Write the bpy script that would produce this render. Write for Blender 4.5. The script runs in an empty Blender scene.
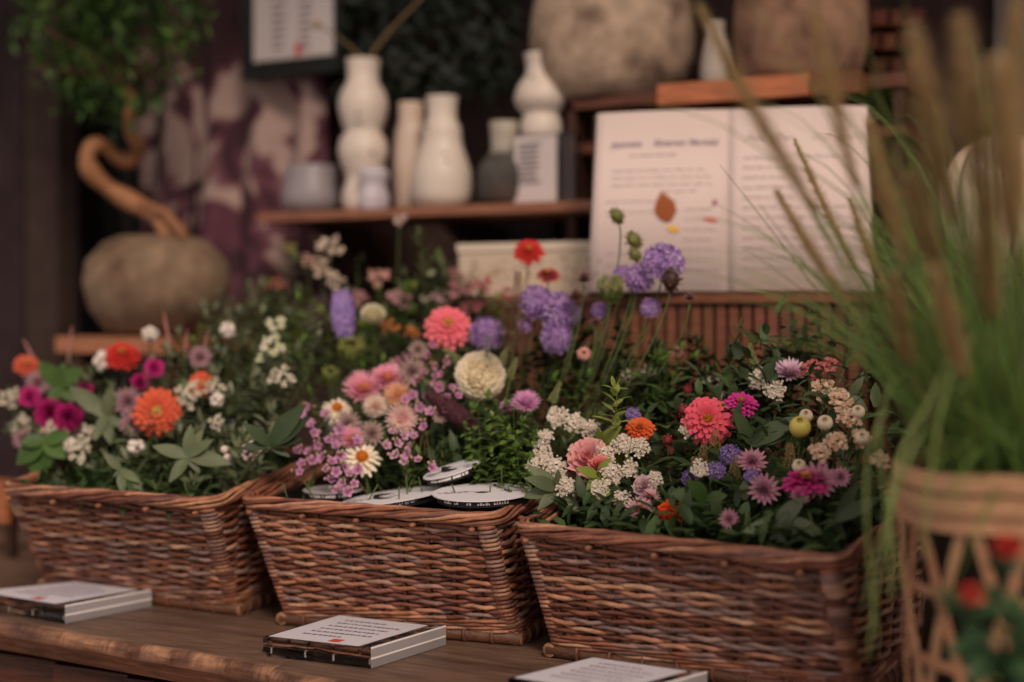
import bpy, math, random
from mathutils import Vector, Matrix, Quaternion
random.seed(11)
S = bpy.context.scene; COL = S.collection
PI = math.pi

# ------------------------------------------------------------------ camera
FPX, HOR, YAW, CZ = 1400.0, 316.0, math.radians(26.5), 0.55
cam_d = bpy.data.cameras.new('camera'); cam = bpy.data.objects.new('camera', cam_d); COL.objects.link(cam)
cam.location = (0, 0, CZ); cam.rotation_euler = (PI/2, 0, YAW)
cam_d.sensor_width = 36; cam_d.lens = FPX/1024*36; cam_d.shift_y = -(341-HOR)/1024
cam_d.dof.use_dof = True; cam_d.dof.focus_distance = 2.27; cam_d.dof.aperture_fstop = 1.0
cam_d.clip_start = 0.05
S.camera = cam
S.view_settings.view_transform = 'Standard'; S.view_settings.look = 'None'
S.view_settings.gamma = 1; S.view_settings.use_curve_mapping = False
S.view_settings.exposure = 0.6
# ------------------------------------------------------------------ light
w = bpy.data.worlds.new('overcast'); S.world = w; w.use_nodes = True
bg = w.node_tree.nodes['Background']; bg.inputs[0].default_value = (1.0, 0.87, 0.82, 1); bg.inputs[1].default_value = 0.44
sd = bpy.data.lights.new('sun', 'SUN'); sd.energy = 1.4; sd.angle = math.radians(14); sd.color = (1, 0.82, 0.68)
so = bpy.data.objects.new('sun', sd); COL.objects.link(so)
so.rotation_euler = Vector((-0.55, 0.62, -0.62)).to_track_quat('-Z', 'Y').to_euler()

# ------------------------------------------------------------------ helpers
FW = Vector((-math.sin(YAW), math.cos(YAW), 0)); RT = Vector((math.cos(YAW), math.sin(YAW), 0)); CAM = Vector((0, 0, CZ))
def ray(u, v): return FW + RT*((u-512)/FPX) - Vector((0, 0, 1))*((v-HOR)/FPX)
def at(u, v, y):                      # the point on the upright plane at distance y behind the shop front line
    r = ray(u, v); return CAM + r*(y/r.y)
def onz(u, v, z=0.0):
    r = ray(u, v); return CAM + r*((z-CZ)/r.z)
def depth(p): return (p-CAM).dot(FW)
def hx(s):
    s = s.lstrip('#'); c = [int(s[i:i+2], 16)/255 for i in (0, 2, 4)]
    return tuple(x/12.92 if x <= .04045 else ((x+.055)/1.055)**2.4 for x in c)
def mix(a, b, t): return tuple(a[i]+(b[i]-a[i])*t for i in range(3))
def jit(c, s=.12):
    k = 1+random.uniform(-s, s); return tuple(max(0, x*k*(1+random.uniform(-s, s)*.3)) for x in c)
U = random.uniform

class MB:
    def __init__(s): s.v = []; s.f = []; s.c = []
    def add(s, vs, fs, cols):
        o = len(s.v); s.v.extend(vs)
        s.f.extend([tuple(i+o for i in f) for f in fs])
        if isinstance(cols, list): s.c.extend(cols)
        else: s.c.extend([cols]*len(vs))
    def tube(s, pts, rad, n=6, col=(.5, .5, .5), caps=True):
        pts = [Vector(p) for p in pts]; m = len(pts)
        if not isinstance(rad, (list, tuple)): rad = [rad]*m
        cols = col if isinstance(col, list) else [col]*m
        vs = []; cs = []; prev = None
        for i, p in enumerate(pts):
            d = (pts[min(i+1, m-1)]-pts[max(i-1, 0)])
            d = d.normalized() if d.length > 1e-9 else Vector((0, 0, 1))
            if prev is None: a = d.orthogonal().normalized()
            else:
                a = prev - d*prev.dot(d); a = a.normalized() if a.length > 1e-6 else d.orthogonal().normalized()
            prev = a; b = d.cross(a)
            for k in range(n):
                t = 2*PI*k/n; vs.append(p+(a*math.cos(t)+b*math.sin(t))*rad[i]); cs.append(cols[i])
        fs = [(i*n+k, i*n+(k+1) % n, (i+1)*n+(k+1) % n, (i+1)*n+k) for i in range(m-1) for k in range(n)]
        if caps: fs.append(tuple(range(n-1, -1, -1))); fs.append(tuple((m-1)*n+k for k in range(n)))
        s.add(vs, fs, cs)
    def box(s, lo, hi, col=(.5, .5, .5), M=None, bev=0.0):
        x0, y0, z0 = lo; x1, y1, z1 = hi
        vs = [Vector(p) for p in ((x0, y0, z0), (x1, y0, z0), (x1, y1, z0), (x0, y1, z0), (x0, y0, z1), (x1, y0, z1), (x1, y1, z1), (x0, y1, z1))]
        if M: vs = [M @ p for p in vs]
        s.add(vs, [(0, 3, 2, 1), (4, 5, 6, 7), (0, 1, 5, 4), (1, 2, 6, 5), (2, 3, 7, 6), (3, 0, 4, 7)], col)
    def prism(s, quad, z0, z1, col):
        n = len(quad)
        vs = [Vector((p[0], p[1], z0)) for p in quad]+[Vector((p[0], p[1], z1)) for p in quad]
        s.add(vs, [tuple(range(n-1, -1, -1)), tuple(range(n, 2*n))]+[(i, (i+1) % n, n+(i+1) % n, n+i) for i in range(n)], col)
    def ball(s, c, r, col, seg=8, rings=5, sz=1.0, R=None):
        c = Vector(c); vs = [c+(R @ Vector((0, 0, r*sz)) if R else Vector((0, 0, r*sz)))]
        for j in range(1, rings):
            ph = PI*j/rings
            for k in range(seg):
                t = 2*PI*k/seg; p = Vector((r*math.sin(ph)*math.cos(t), r*math.sin(ph)*math.sin(t), r*sz*math.cos(ph)))
                vs.append(c+(R @ p if R else p))
        p = Vector((0, 0, -r*sz)); vs.append(c+(R @ p if R else p)); L = len(vs)-1
        fs = [(0, 1+k, 1+(k+1) % seg) for k in range(seg)]
        for j in range(rings-2):
            for k in range(seg):
                a = 1+j*seg; fs.append((a+k, a+seg+k, a+seg+(k+1) % seg, a+(k+1) % seg))
        a = 1+(rings-2)*seg; fs += [(a+k, L, a+(k+1) % seg) for k in range(seg)]
        s.add(vs, fs, col)
    def octa(s, c, r, col, top=None):
        c = Vector(c); vs = [c+Vector(p)*r for p in ((1, 0, 0), (0, 1, 0), (-1, 0, 0), (0, -1, 0), (0, 0, 1), (0, 0, -1))]
        s.add(vs, [(0, 1, 4), (1, 2, 4), (2, 3, 4), (3, 0, 4), (1, 0, 5), (2, 1, 5), (3, 2, 5), (0, 3, 5)], col)
    def lathe(s, prof, c=(0, 0, 0), n=28, col=(.5, .5, .5), wob=0, sx=1, sy=1):
        c = Vector(c); vs = []; cs = []; m = len(prof); cc = col if isinstance(col, list) else [col]*m
        for i, (r, z) in enumerate(prof):
            for k in range(n):
                t = 2*PI*k/n; q = 1+wob*math.sin(3*t+z*9)+wob*.6*math.sin(5*t-z*23)
                vs.append(c+Vector((r*q*math.cos(t)*sx, r*q*math.sin(t)*sy, z))); cs.append(cc[i])
        fs = [(i*n+k, i*n+(k+1) % n, (i+1)*n+(k+1) % n, (i+1)*n+k) for i in range(m-1) for k in range(n)]
        fs.append(tuple(range(n-1, -1, -1))); fs.append(tuple((m-1)*n+k for k in range(n)))
        s.add(vs, fs, cs)
    def petal(s, L, W, elev, az, r0=0.0, z0=0.0, curl=0.0, tip='round', n=4, c0=(1, 1, 1), c1=(1, 1, 1), cup=.18, org=None, frame=None):
        ca, sa = math.cos(az), math.sin(az); r = r0; z = z0; vs = []; cs = []
        for i in range(n+1):
            t = i/n
            if i: a = elev-curl*(t-.5/n); r += L/n*math.cos(a); z += L/n*math.sin(a)
            if tip == 'round': wd = math.sin(PI*(.14+.74*t))**.7
            elif tip == 'point': wd = math.sin(PI*min(1, .16+.84*t))**.8 if t < 1 else .03
            elif tip == 'frill': wd = .35+.65*t
            else: wd = math.sin(PI*(.12+.86*t))
            wd *= W/2; lift = cup*wd
            fr = (random.uniform(-.12, .12)*L if (tip == 'frill' and i == n) else 0)
            for q in (-1, 0, 1):
                rr = r+(fr if q else -fr); zz = z+(lift if q else 0)
                p = Vector((rr*ca-q*wd*sa, rr*sa+q*wd*ca, zz))
                if frame: p = frame @ p
                if org is not None: p = p+org
                vs.append(p); cs.append(mix(c0, c1, t))
        fs = []
        for i in range(n):
            b = i*3; fs += [(b, b+3, b+4, b+1), (b+1, b+4, b+5, b+2)]
        s.add(vs, fs, cs)
    def mesh(s, name, mat, smooth=True):
        me = bpy.data.meshes.new(name); me.from_pydata([tuple(p) for p in s.v], [], s.f)
        at_ = me.color_attributes.new('Col', 'FLOAT_COLOR', 'POINT')
        flat = []
        for c in s.c: flat += [c[0], c[1], c[2], 1.0]
        at_.data.foreach_set('color', flat)
        if smooth: me.polygons.foreach_set('use_smooth', [True]*len(me.polygons))
        me.materials.append(mat); me.update(); return me
    def build(s, name, mat, parent=None, smooth=True, loc=None):
        return put(name, s.mesh(name, mat, smooth), parent, loc)
def put(name, me, parent=None, loc=None):
    o = bpy.data.objects.new(name, me); COL.objects.link(o)
    if parent: o.parent = parent
    if loc is not None: o.location = loc
    return o
def tag(o, label=None, cat=None, group=None, kind=None):
    if label: o['label'] = label
    if cat: o['category'] = cat
    if group: o['group'] = group
    if kind: o['kind'] = kind
    return o
def empty(name, loc=(0, 0, 0), rz=0):
    o = bpy.data.objects.new(name, None); COL.objects.link(o); o.location = loc; o.rotation_euler = (0, 0, rz)
    o.empty_display_size = .02; return o
def shift(mb, off):
    off = Vector(off); mb.v = [Vector(p)-off for p in mb.v]; return mb

def bez(a, b, c, n=8):
    return [a*(1-t)**2+b*2*t*(1-t)+c*t*t for t in [i/n for i in range(n+1)]]

# ------------------------------------------------------------------ materials
def mat(name, base=None, rough=.6, spec=.3, attr=True, noise=(0, 10), trans=0.0, bump=0, bscale=60, metal=0, stretch=None, second=None, nscale=8, ramp=(.4, .6)):
    m = bpy.data.materials.new(name); m.use_nodes = True; nt = m.node_tree; N = nt.nodes; L = nt.links
    b = N['Principled BSDF']; b.inputs['Roughness'].default_value = rough; b.inputs['Specular IOR Level'].default_value = spec
    b.inputs['Metallic'].default_value = metal
    if attr:
        a = N.new('ShaderNodeAttribute'); a.attribute_name = 'Col'; col = a.outputs['Color']
    else:
        a = N.new('ShaderNodeRGB'); a.outputs[0].default_value = (*base, 1); col = a.outputs[0]
    tc = N.new('ShaderNodeTexCoord'); mp = N.new('ShaderNodeMapping'); L.new(tc.outputs['Object'], mp.inputs[0])
    if stretch: mp.inputs['Scale'].default_value = stretch
    if second:
        nz = N.new('ShaderNodeTexNoise'); nz.inputs['Scale'].default_value = nscale; nz.inputs['Detail'].default_value = 6
        L.new(mp.outputs[0], nz.inputs['Vector'])
        rp = N.new('ShaderNodeMapRange'); rp.inputs[1].default_value = ramp[0]; rp.inputs[2].default_value = ramp[1]
        L.new(nz.outputs['Fac'], rp.inputs[0])
        mx = N.new('ShaderNodeMix'); mx.data_type = 'RGBA'; L.new(rp.outputs[0], mx.inputs[0]); L.new(col, mx.inputs[6]); mx.inputs[7].default_value = (*second, 1)
        col = mx.outputs[2]
    if noise[0]:
        nz = N.new('ShaderNodeTexNoise'); nz.inputs['Scale'].default_value = noise[1]; nz.inputs['Detail'].default_value = 4
        L.new(mp.outputs[0], nz.inputs['Vector'])
        rp = N.new('ShaderNodeMapRange'); rp.inputs[1].default_value = .3; rp.inputs[2].default_value = .7
        rp.inputs[3].default_value = 1-noise[0]; rp.inputs[4].default_value = 1+noise[0]; L.new(nz.outputs['Fac'], rp.inputs[0])
        mx = N.new('ShaderNodeVectorMath'); mx.operation = 'SCALE'; L.new(col, mx.inputs[0]); L.new(rp.outputs[0], mx.inputs['Scale'])
        col = mx.outputs[0]
    L.new(col, b.inputs['Base Color'])
    if bump:
        nb = N.new('ShaderNodeTexNoise'); nb.inputs['Scale'].default_value = bscale; nb.inputs['Detail'].default_value = 5; L.new(mp.outputs[0], nb.inputs['Vector'])
        bp = N.new('ShaderNodeBump'); bp.inputs['Strength'].default_value = bump; bp.inputs['Distance'].default_value = .004
        L.new(nb.outputs['Fac'], bp.inputs['Height']); L.new(bp.outputs[0], b.inputs['Normal'])
    if trans:
        tr = N.new('ShaderNodeBsdfTranslucent'); L.new(col, tr.inputs['Color'])
        ms = N.new('ShaderNodeMixShader'); ms.inputs[0].default_value = trans
        L.new(b.outputs[0], ms.inputs[1]); L.new(tr.outputs[0], ms.inputs[2]); L.new(ms.outputs[0], N['Material Output'].inputs['Surface'])
    return m
M_petal = mat('petal', rough=.7, spec=.15, trans=.22, noise=(.12, 60))
M_plume = mat('plume', rough=.8, spec=.1, trans=.5, noise=(.1, 60))
M_leaf = mat('leaf', rough=.5, spec=.35, trans=.18, noise=(.18, 30))
M_berry = mat('berry', rough=.4, spec=.4, noise=(.1, 60))
M_wick = mat('willow', rough=.48, spec=.4, noise=(.3, 45), bump=.5, bscale=220)
M_wood = mat('old_wood', rough=.5, spec=.4, second=hx('2a1c15'), nscale=7, ramp=(.48, .8), noise=(.3, 30), bump=.6, bscale=25, stretch=(.5, 4, 4))
M_board = mat('board', rough=.6, spec=.3, noise=(.25, 18), bump=.3, bscale=30, stretch=(1, 6, 6))
M_stone = mat('stone', rough=.85, spec=.2, second=hx('4a352a'), nscale=9, ramp=(.5, .75), noise=(.25, 22), bump=1, bscale=40)
M_ceram = mat('glazed_ceramic', rough=.45, spec=.4, noise=(.06, 14))
M_paper = mat('paper', rough=.8, spec=.15, noise=(.03, 8))
M_dark = mat('dark_plastic', rough=.5, spec=.3)
M_cloth = mat('cloth', rough=.9, spec=.1, noise=(.2, 14))
M_metal = mat('metal', rough=.35, metal=.8, spec=.5)
M_bamboo = mat('bamboo_strip', rough=.5, spec=.35, noise=(.18, 20), stretch=(1, 1, 1))
M_glass = bpy.data.materials.new('acrylic'); M_glass.use_nodes = True
_b = M_glass.node_tree.nodes['Principled BSDF']; _b.inputs['Transmission Weight'].default_value = 1; _b.inputs['Roughness'].default_value = .02
_b.inputs['IOR'].default_value = 1.48; _b.inputs['Base Color'].default_value = (.97, .97, .98, 1)
M_pattern = bpy.data.materials.new('blotched_textile'); M_pattern.use_nodes = True
def _pat():
    nt = M_pattern.node_tree; N = nt.nodes; L = nt.links; b = N['Principled BSDF']; b.inputs['Roughness'].default_value = .9
    tc = N.new('ShaderNodeTexCoord'); nz = N.new('ShaderNodeTexNoise'); nz.inputs['Scale'].default_value = 5.5; nz.inputs['Detail'].default_value = 1
    nz.inputs['Distortion'].default_value = 1.2
    L.new(tc.outputs['Object'], nz.inputs['Vector']); cr = N.new('ShaderNodeValToRGB'); e = cr.color_ramp.elements
    e[0].position = .0; e[0].color = (*hx('2c161c'), 1); e[1].position = 1; e[1].color = (*hx('b79c92'), 1)
    for p, c in ((.44, '3a1c24'), (.5, '5a2f3c'), (.545, '6e4a50'), (.57, 'a58b82')):
        q = cr.color_ramp.elements.new(p); q.color = (*hx(c), 1)
    L.new(nz.outputs['Fac'], cr.inputs[0]); L.new(cr.outputs[0], b.inputs['Base Color'])
_pat()

# ------------------------------------------------------------------ setting
def struct(name, mb, m, smooth=False): return tag(mb.build(name, m, smooth=smooth), kind='structure')
mb = MB(); mb.box((-7, -1.5, -.80), (3.5, 3.6, -.75), hx('3a2c26')); struct('floor', mb, M_stone)
mb = MB(); mb.box((-7, 3.36, -.75), (3.5, 3.5, 2.4), hx('3c2a26')); struct('wall_back', mb, M_board)
mb = MB(); mb.box((-7, 2.05, 2.4), (3.5, 3.5, 2.46), hx('241a17')); struct('shade_ceiling', mb, M_board)  # unseen slab added overhead to darken the background
# shop-window posts on the left
def post(u0, u1, y, col, n, th=.05):
    a = at(u0, 200, y).x; b = at(u1, 200, y).x
    mb = MB(); mb.box((a, y, -.75), (b, y+th, 2.4), hx(col)); struct('trim_%d' % n, mb, M_cloth)
post(26, 58, 3.0, '3d302c', 1, .08); post(60, 84, 3.1, '0c0b0b', 2, .06); post(-60, 24, 3.25, '34282a', 3, .03)
for i, (a, b, c) in enumerate(((88, 98, '262624'), (102, 116, '1d1d1c'), (120, 134, '2b2a28'), (138, 152, '1f1f1e'), (156, 196, '1b1718'))):
    post(a, b, 3.22, c, 4+i, .05)
post(905, 992, 3.28, '2f2120', 9, .05); post(994, 1060, 3.24, '4a4648', 10, .05); post(508, 552, 3.3, '3c3336', 11, .04)
mb = MB()
for i in range(6):
    for j in range(9):
        p = at(868+i*8, 20+j*24, 3.26)
        if (i+j) % 2: mb.box((p.x-.01, 3.26, p.z-.012), (p.x+.035, 3.36, p.z+.022), jit(hx('5a3020'), .3))
struct('trim_12', mb, M_board)

# table: two worn tops meeting
def tabletop(x0, x1, yl, yr, name, label):
    root = empty(name, ((x0+x1)/2, (yl+yr)/2+.6, -.75))
    off = Vector(root.location)
    U = random.uniform; mb = MB(); n = 420; th = .052; vs = []; cs = []
    cw = hx('6e5545'); dk = hx('5c3826'); edge = hx('a07355')
    prof = [(.0, -th), (-.004, -th*.5), (-.002, -.012), (.003, -.004), (.012, 0), (.06, 0), (1.25, 0), (1.25, -th)]
    for i in range(n+1):
        t = i/n; x = x0+(x1-x0)*t; y = yl+(yr-yl)*t; e = 1.4
        rx = .0
        if i == 0 or i == n: rx = .004
        for k, (py, pz) in enumerate(prof):
            a = (random.uniform(-.0012, .0012)+.0025*math.sin(i*.21+math.sin(i*.07)*3)) if k in (2, 3) else 0
            vs.append(Vector((x, y+py+a*e+rx, pz+(a*.6 if k in (2, 3) else 0))))
            cs.append(dk if k < 2 else (mix(edge, dk, min(1, max(0, .5+.6*math.sin(i*.17+2*math.sin(i*.05))+U(-.35, .35)))) if k in (2, 3) else cw))
    m = len(prof); fs = [(i*m+k, (i+1)*m+k, (i+1)*m+k+1, i*m+k+1) for i in range(n) for k in range(m-1)]
    fs += [((i+1)*m, i*m, i*m+m-1, (i+1)*m+m-1) for i in range(n)]
    fs += [tuple(range(m)), tuple(n*m+k for k in range(m-1, -1, -1))]
    mb.add(vs, fs, cs); shift(mb, off); mb.build('worktop', M_wood, root, smooth=False)
    nb = int((x1-x0)/.17); bw = (x1-x0)/nb
    for k in range(nb):
        mb = MB(); xa = x0+k*bw; ya = yl+(yr-yl)*(xa-x0)/(x1-x0)+.03
        mb.box((xa+.004, ya, -.70), (xa+bw-.004, ya+.02, -th-.02), jit(hx('4e2d1e'), .15)); shift(mb, off); mb.build('front_board', M_wood, root, False)
    for (lx, ly) in ((x0+.03, .06), (x1-.09, .06), (x0+.03, 1.15), (x1-.09, 1.15)):
        mb = MB(); ya = yl+(yr-yl)*(lx-x0)/(x1-x0)+ly; mb.box((lx, ya, -.75), (lx+.06, ya+.06, -th), dk); shift(mb, off); mb.build('leg', M_wood, root, False)
    tag(root, label, 'table')
tabletop(-3.3, -1.312, 1.965, 1.797, 'market_table', 'dark worn wooden table under the left basket with a chipped front edge')
tabletop(-1.308, .75, 1.775, 1.69, 'market_table', 'dark worn wooden table top running under the middle and right baskets')

# ------------------------------------------------------------------ wicker baskets
WC = [hx(c) for c in ('8e5840', '7e4c38', 'a06a4e', '6e4030', 'ac7a5e', '855644', '745248', '967262', '643a2c', 'b48a70', '8c6e66')]
def wicker(ft, fb, back, zf, zb, label, depth_=.36):
    """ft, fb: front top and front bottom corners (left, right); back: unit vector to the rear"""
    ftl, ftr = Vector((*ft[0], 0)), Vector((*ft[1], 0)); fbl, fbr = Vector((*fb[0], 0)), Vector((*fb[1], 0)); bk = Vector((*back, 0)).normalized()
    ctr = (fbl+fbr)/2+bk*depth_/2
    root = empty('wicker_basket', (ctr.x, ctr.y, 0)); off = Vector((ctr.x, ctr.y, 0))
    tag(root, label, 'basket', 'wicker baskets of flowers')
    e = (ftr-ftl).normalized()
    bot = [fbl, fbr, fbr+bk*(depth_-.08)-e*.01, fbl+bk*(depth_-.08)+e*.01]; top = [ftl, ftr, ftr+bk*(depth_+.05), ftl+bk*(depth_+.05)]
    zt = [zf, zf, zb, zb]; R = .028
    def loop(h, N, grow=0):
        q = []
        for i in range(4):
            p = bot[i].lerp(top[i], h); p = Vector((p.x, p.y, .012+(zt[i]-.012)*h)); q.append(p)
        pts = []
        for i in range(4):
            p, a, b = q[i], q[i-1], q[(i+1) % 4]
            pa = p+(a-p).normalized()*R; pb = p+(b-p).normalized()*R
            for t in (0, .25, .5, .75, 1):
                pts.append(pa*(1-t)**2+p*2*t*(1-t)+pb*t*t)
        # resample evenly
        seg = [(pts[(i+1) % len(pts)]-pts[i]).length for i in range(len(pts))]; T = sum(seg); out = []; i = 0; acc = 0
        for k in range(N):
            d = T*k/N
            while acc+seg[i] < d: acc += seg[i]; i += 1
            out.append(pts[i].lerp(pts[(i+1) % len(pts)], (d-acc)/seg[i]))
        nrm = []
        for k in range(N):
            t = (out[(k+1) % N]-out[k-1]); n_ = Vector((t.y, -t.x, 0)).normalized(); nrm.append(n_)
        return [p+n_*grow for p, n_ in zip(out, nrm)], nrm, T
    N = 256; M = 32; rows = 23
    mb = MB()
    for j in range(rows):
        h = .15+.77*j/(rows-1)+random.uniform(-.004, .004)
        pts, nr, T = loop(h, N); path = []; rad = []; cs = []; c = random.choice(WC); left = random.randint(10, 60); ph = random.uniform(-.1, .1)
        for k in range(N+1):
            kk = k % N; s_ = kk/N*M
            wv = math.cos(PI*s_+PI*j+ph)
            path.append(pts[kk]+nr[kk]*(.0052*wv)+Vector((0, 0, .0011*math.sin(PI*s_*2+j)+random.uniform(-.0004, .0004))))
            rad.append(.0041+.0004*math.sin(k*.13+j*2)); cs.append(c); left -= 1
            if left < 0: left = random.randint(14, 70); c = jit(random.choice(WC), .15); 
        mb.tube(path, rad, 6, cs, False)
    for j in range(5):                                     # twined band at the foot
        pts, nr, T = loop(.055+.021*j, N)
        for q in range(2):
            path = []; cs = []; c = random.choice(WC)
            for k in range(N+1):
                kk = k % N; a = PI*kk/N*M*.5+q*PI+j*.9
                if k % 40 == 0: c = jit(random.choice(WC), .15)
                path.append(pts[kk]+nr[kk]*(.004*math.cos(a)+.001)+Vector((0, 0, .0022*math.sin(a)))); cs.append(c)
            mb.tube(path, .0034, 6, cs, False)
    lo, _, _ = loop(.02, N); hi, _, _ = loop(.97, N)
    for k in range(M):
        i = int((k+.0)*N/M); mb.tube([lo[i], lo[i].lerp(hi[i], .5), hi[i]], .0042, 6, jit(hx('5e3a2a'), .2))
    shift(mb, off); mb.build('woven_side', M_wick, root)
    # rim rope
    mb = MB(); pts, nr, T = loop(1.0, N, .003)
    for q in range(10):
        path = []; cs = []; c = random.choice(WC)
        for k in range(N+1):
            kk = k % N; a = 2*PI*round(T/.45)*kk/N+q*2*PI/10+.25*math.sin(kk*.11+q*2)
            if k % 47 == 0: c = jit(random.choice(WC[:7]), .15)
            path.append(pts[kk]+nr[kk]*(.0098*math.cos(a))+Vector((0, 0, .0085*math.sin(a)+.0006*math.sin(k*.7+q)))); cs.append(c)
        mb.tube(path, [.0036+.0006*math.sin(k*.21+q*1.7) for k in range(N+1)], 6, cs, False)
    for k in range(16):                                     # cut rod ends poking out below the rim
        i = int((k+.35)*N/16); p = pts[i]-Vector((0, 0, .016)); mb.tube([p-nr[i]*.004, p+nr[i]*.011+Vector((0, 0, -.002))], [.0045, .004], 7, hx('8d5d40'))
    shift(mb, off); mb.build('rim', M_wick, root)
    # corner posts wrapped
    for i in range(4):
        mb = MB(); a = bot[i].copy(); b = top[i].copy(); cen = (bot[0]+bot[2])/2
        ia = (cen-a).normalized()*.016; a = a+ia; b = b+ia; a.z = .02; b.z = zt[i]-.012
        turns = 26; n_ = turns*10; path = []; cs = []
        d = (b-a); ax = Vector((1, 0, 0)); ay = Vector((0, 1, 0))
        for k in range(n_+1):
            t = k/n_; g = 2*PI*k/10
            path.append(a+d*t+(ax*math.cos(g)+ay*math.sin(g))*.0135); cs.append(WC[(k//23) % len(WC)])
        mb.tube(path, .0039, 5, cs, False); mb.tube([a, b], .0115, 8, hx('5a3425'))
        shift(mb, off); mb.build('corner_post', M_wick, root)
    # thick base rods with sawn ends
    for (p, q) in ((0, 1), (1, 2), (2, 3), (3, 0)):
        mb = MB(); a = bot[p].copy(); b = bot[q].copy(); a.z = b.z = .0125; d = (b-a).normalized(); a = a-d*.006; b = b+d*.010; n_ = 9
        mb.tube([a, a+d*.001, b-d*.001, b], [.0112, .012, .012, .0112], 12, [hx('986a4c'), hx('62402e'), hx('62402e'), hx('9c7050')])
        L_ = (b-a).length
        for k in range(1, n_):
            c = a+d*(L_*k/n_)
            s_ = Vector((-d.y, d.x, 0)); ring = [c+(s_*math.cos(t*PI/5)+Vector((0, 0, 1))*math.sin(t*PI/5))*.0138+Vector((0, 0, .001)) for t in range(11)]
            mb.tube(ring, .0032, 5, jit(hx('6a4230'), .15), False)
        shift(mb, off); mb.build('base_rod', M_wick, root)
    # dark liner
    mb = MB(); a, _, _ = loop(.06, 64, -.012); b, _, _ = loop(.97, 64, -.014); b2, _, _ = loop(.80, 64, -.016); n_ = 64
    vs = a+b+b2; fs = [(k, (k+1) % n_, n_+(k+1) % n_, n_+k) for k in range(n_)]+[(n_+k, n_+(k+1) % n_, 2*n_+(k+1) % n_, 2*n_+k) for k in range(n_)]
    fs += [tuple(range(2*n_, 3*n_)), tuple(range(n_-1, -1, -1))]
    mb.add(vs, fs, hx('15120f')); shift(mb, off); mb.build('liner', M_dark, root)
    return dict(c=(top[0]+top[1]+top[2]+top[3])/4, top=top, root=root)
B1 = wicker([(-2.03, 1.935), (-1.55, 1.94)], [(-2.09, 2.095), (-1.60, 2.075)], (-.06, 1), .225, .275, 'brown wicker basket at the left, partly hidden behind the middle basket')
B2 = wicker([(-1.515, 1.99), (-1.025, 1.985)], [(-1.475, 2.05), (-1.035, 2.095)], (-.02, 1), .225, .27, 'brown wicker basket in the middle with white card discs on its rim')
B3 = wicker([(-.975, 1.985), (-.452, 1.898)], [(-.95, 2.05), (-.44, 1.99)], (.12, 1), .215, .26, 'brown wicker basket at the right beside the tall grass planter')

# ------------------------------------------------------------------ acrylic sign holders lying flat on the table
def sign(L, F, R_, Bk, label, redu=.62, redv=.35, h=.034):
    q = [onz(*p, h) for p in (L, F, R_, Bk)]; c = sum(q, Vector())/4; root = empty('acrylic_sign_holder', (c.x, c.y, 0)); off = Vector((c.x, c.y, 0))
    tag(root, label, 'sign holder', 'acrylic sign holders on the table')
    q = [Vector((p.x, p.y, 0))-off for p in q]
    def inset(k): return [p*(1-k) for p in q]
    for z0, z1 in ((.0005, .0155), (.0175, .0310)):
        mb = MB(); mb.prism(inset(.0), z0, z1, (1, 1, 1)); mb.build('acrylic_plate', M_glass, root, False)
    def uv(u, v, z): 
        p = (q[0]*(1-u)+q[1]*u)*(1-v)+(q[3]*(1-u)+q[2]*u)*v; return Vector((p.x, p.y, z))*1.0
    mb = MB(); mb.add([uv(.03, .04, .0312), uv(.86, .04, .0312), uv(.86, .97, .0312), uv(.03, .97, .0312)]+[uv(.03, .04, .0318), uv(.86, .04, .0318), uv(.86, .97, .0318), uv(.03, .97, .0318)],
        [(3, 2, 1, 0), (4, 5, 6, 7), (0, 1, 5, 4), (1, 2, 6, 5), (2, 3, 7, 6), (3, 0, 4, 7)], hx('cdc6cc'))
    mb.build('paper_insert', M_paper, root, False)
    mb = MB()
    for r in range(6):
        v = .80-.115*r; u = .2
        while u < .74-(.18 if r in (0, 5) else 0):
            l = U(.015, .04); mb.add([uv(u, v, .0321), uv(u+l, v, .0321), uv(u+l, v+.035, .0321), uv(u, v+.035, .0321)], [(0, 1, 2, 3)], hx('6a6478')); u += l+U(.008, .02)
    mb.build('handwriting', M_paper, root, False)
    mb = MB(); mb.add([uv(redu-.07, redv-.28, .0321), uv(redu+.03, redv-.28, .0321), uv(redu+.03, redv-.18, .0321), uv(redu-.07, redv-.18, .0321)], [(0, 1, 2, 3)], hx('c04a3c')); mb.build('red_stamp', M_paper, root, False)
    for z0, z1, fc in ((.001, .0145, '8c8686'), (.0145, .0172, 'f0e8e4'), (.0172, .0312, '9c9696'), (.0312, .0336, 'f4ece8')):  # acrylic's bright reflections painted as grey and near-white bands on the right face
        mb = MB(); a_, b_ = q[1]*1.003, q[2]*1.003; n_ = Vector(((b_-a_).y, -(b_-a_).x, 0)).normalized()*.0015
        mb.prism([a_, a_+n_, b_+n_, b_], z0, z1, hx(fc)); mb.build('painted_edge_reflection', M_ceram, root, False)
    for (u, v) in ((.05, .06), (.37, .06), (.63, .06), (.95, .08), (.95, .5), (.95, .93)):
        mb = MB(); p = uv(u, v, 0); mb.tube([p+Vector((0, 0, .004)), p+Vector((0, 0, .0165))], .0018, 8, hx('e8e2dc')); mb.build('pin', M_ceram, root)
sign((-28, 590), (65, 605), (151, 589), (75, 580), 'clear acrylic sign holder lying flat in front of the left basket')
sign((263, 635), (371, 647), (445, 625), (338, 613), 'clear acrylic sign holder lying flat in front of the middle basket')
sign((508, 676), (622, 694), (706, 671), (592, 655), 'clear acrylic sign holder lying flat in front of the right basket')


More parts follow.
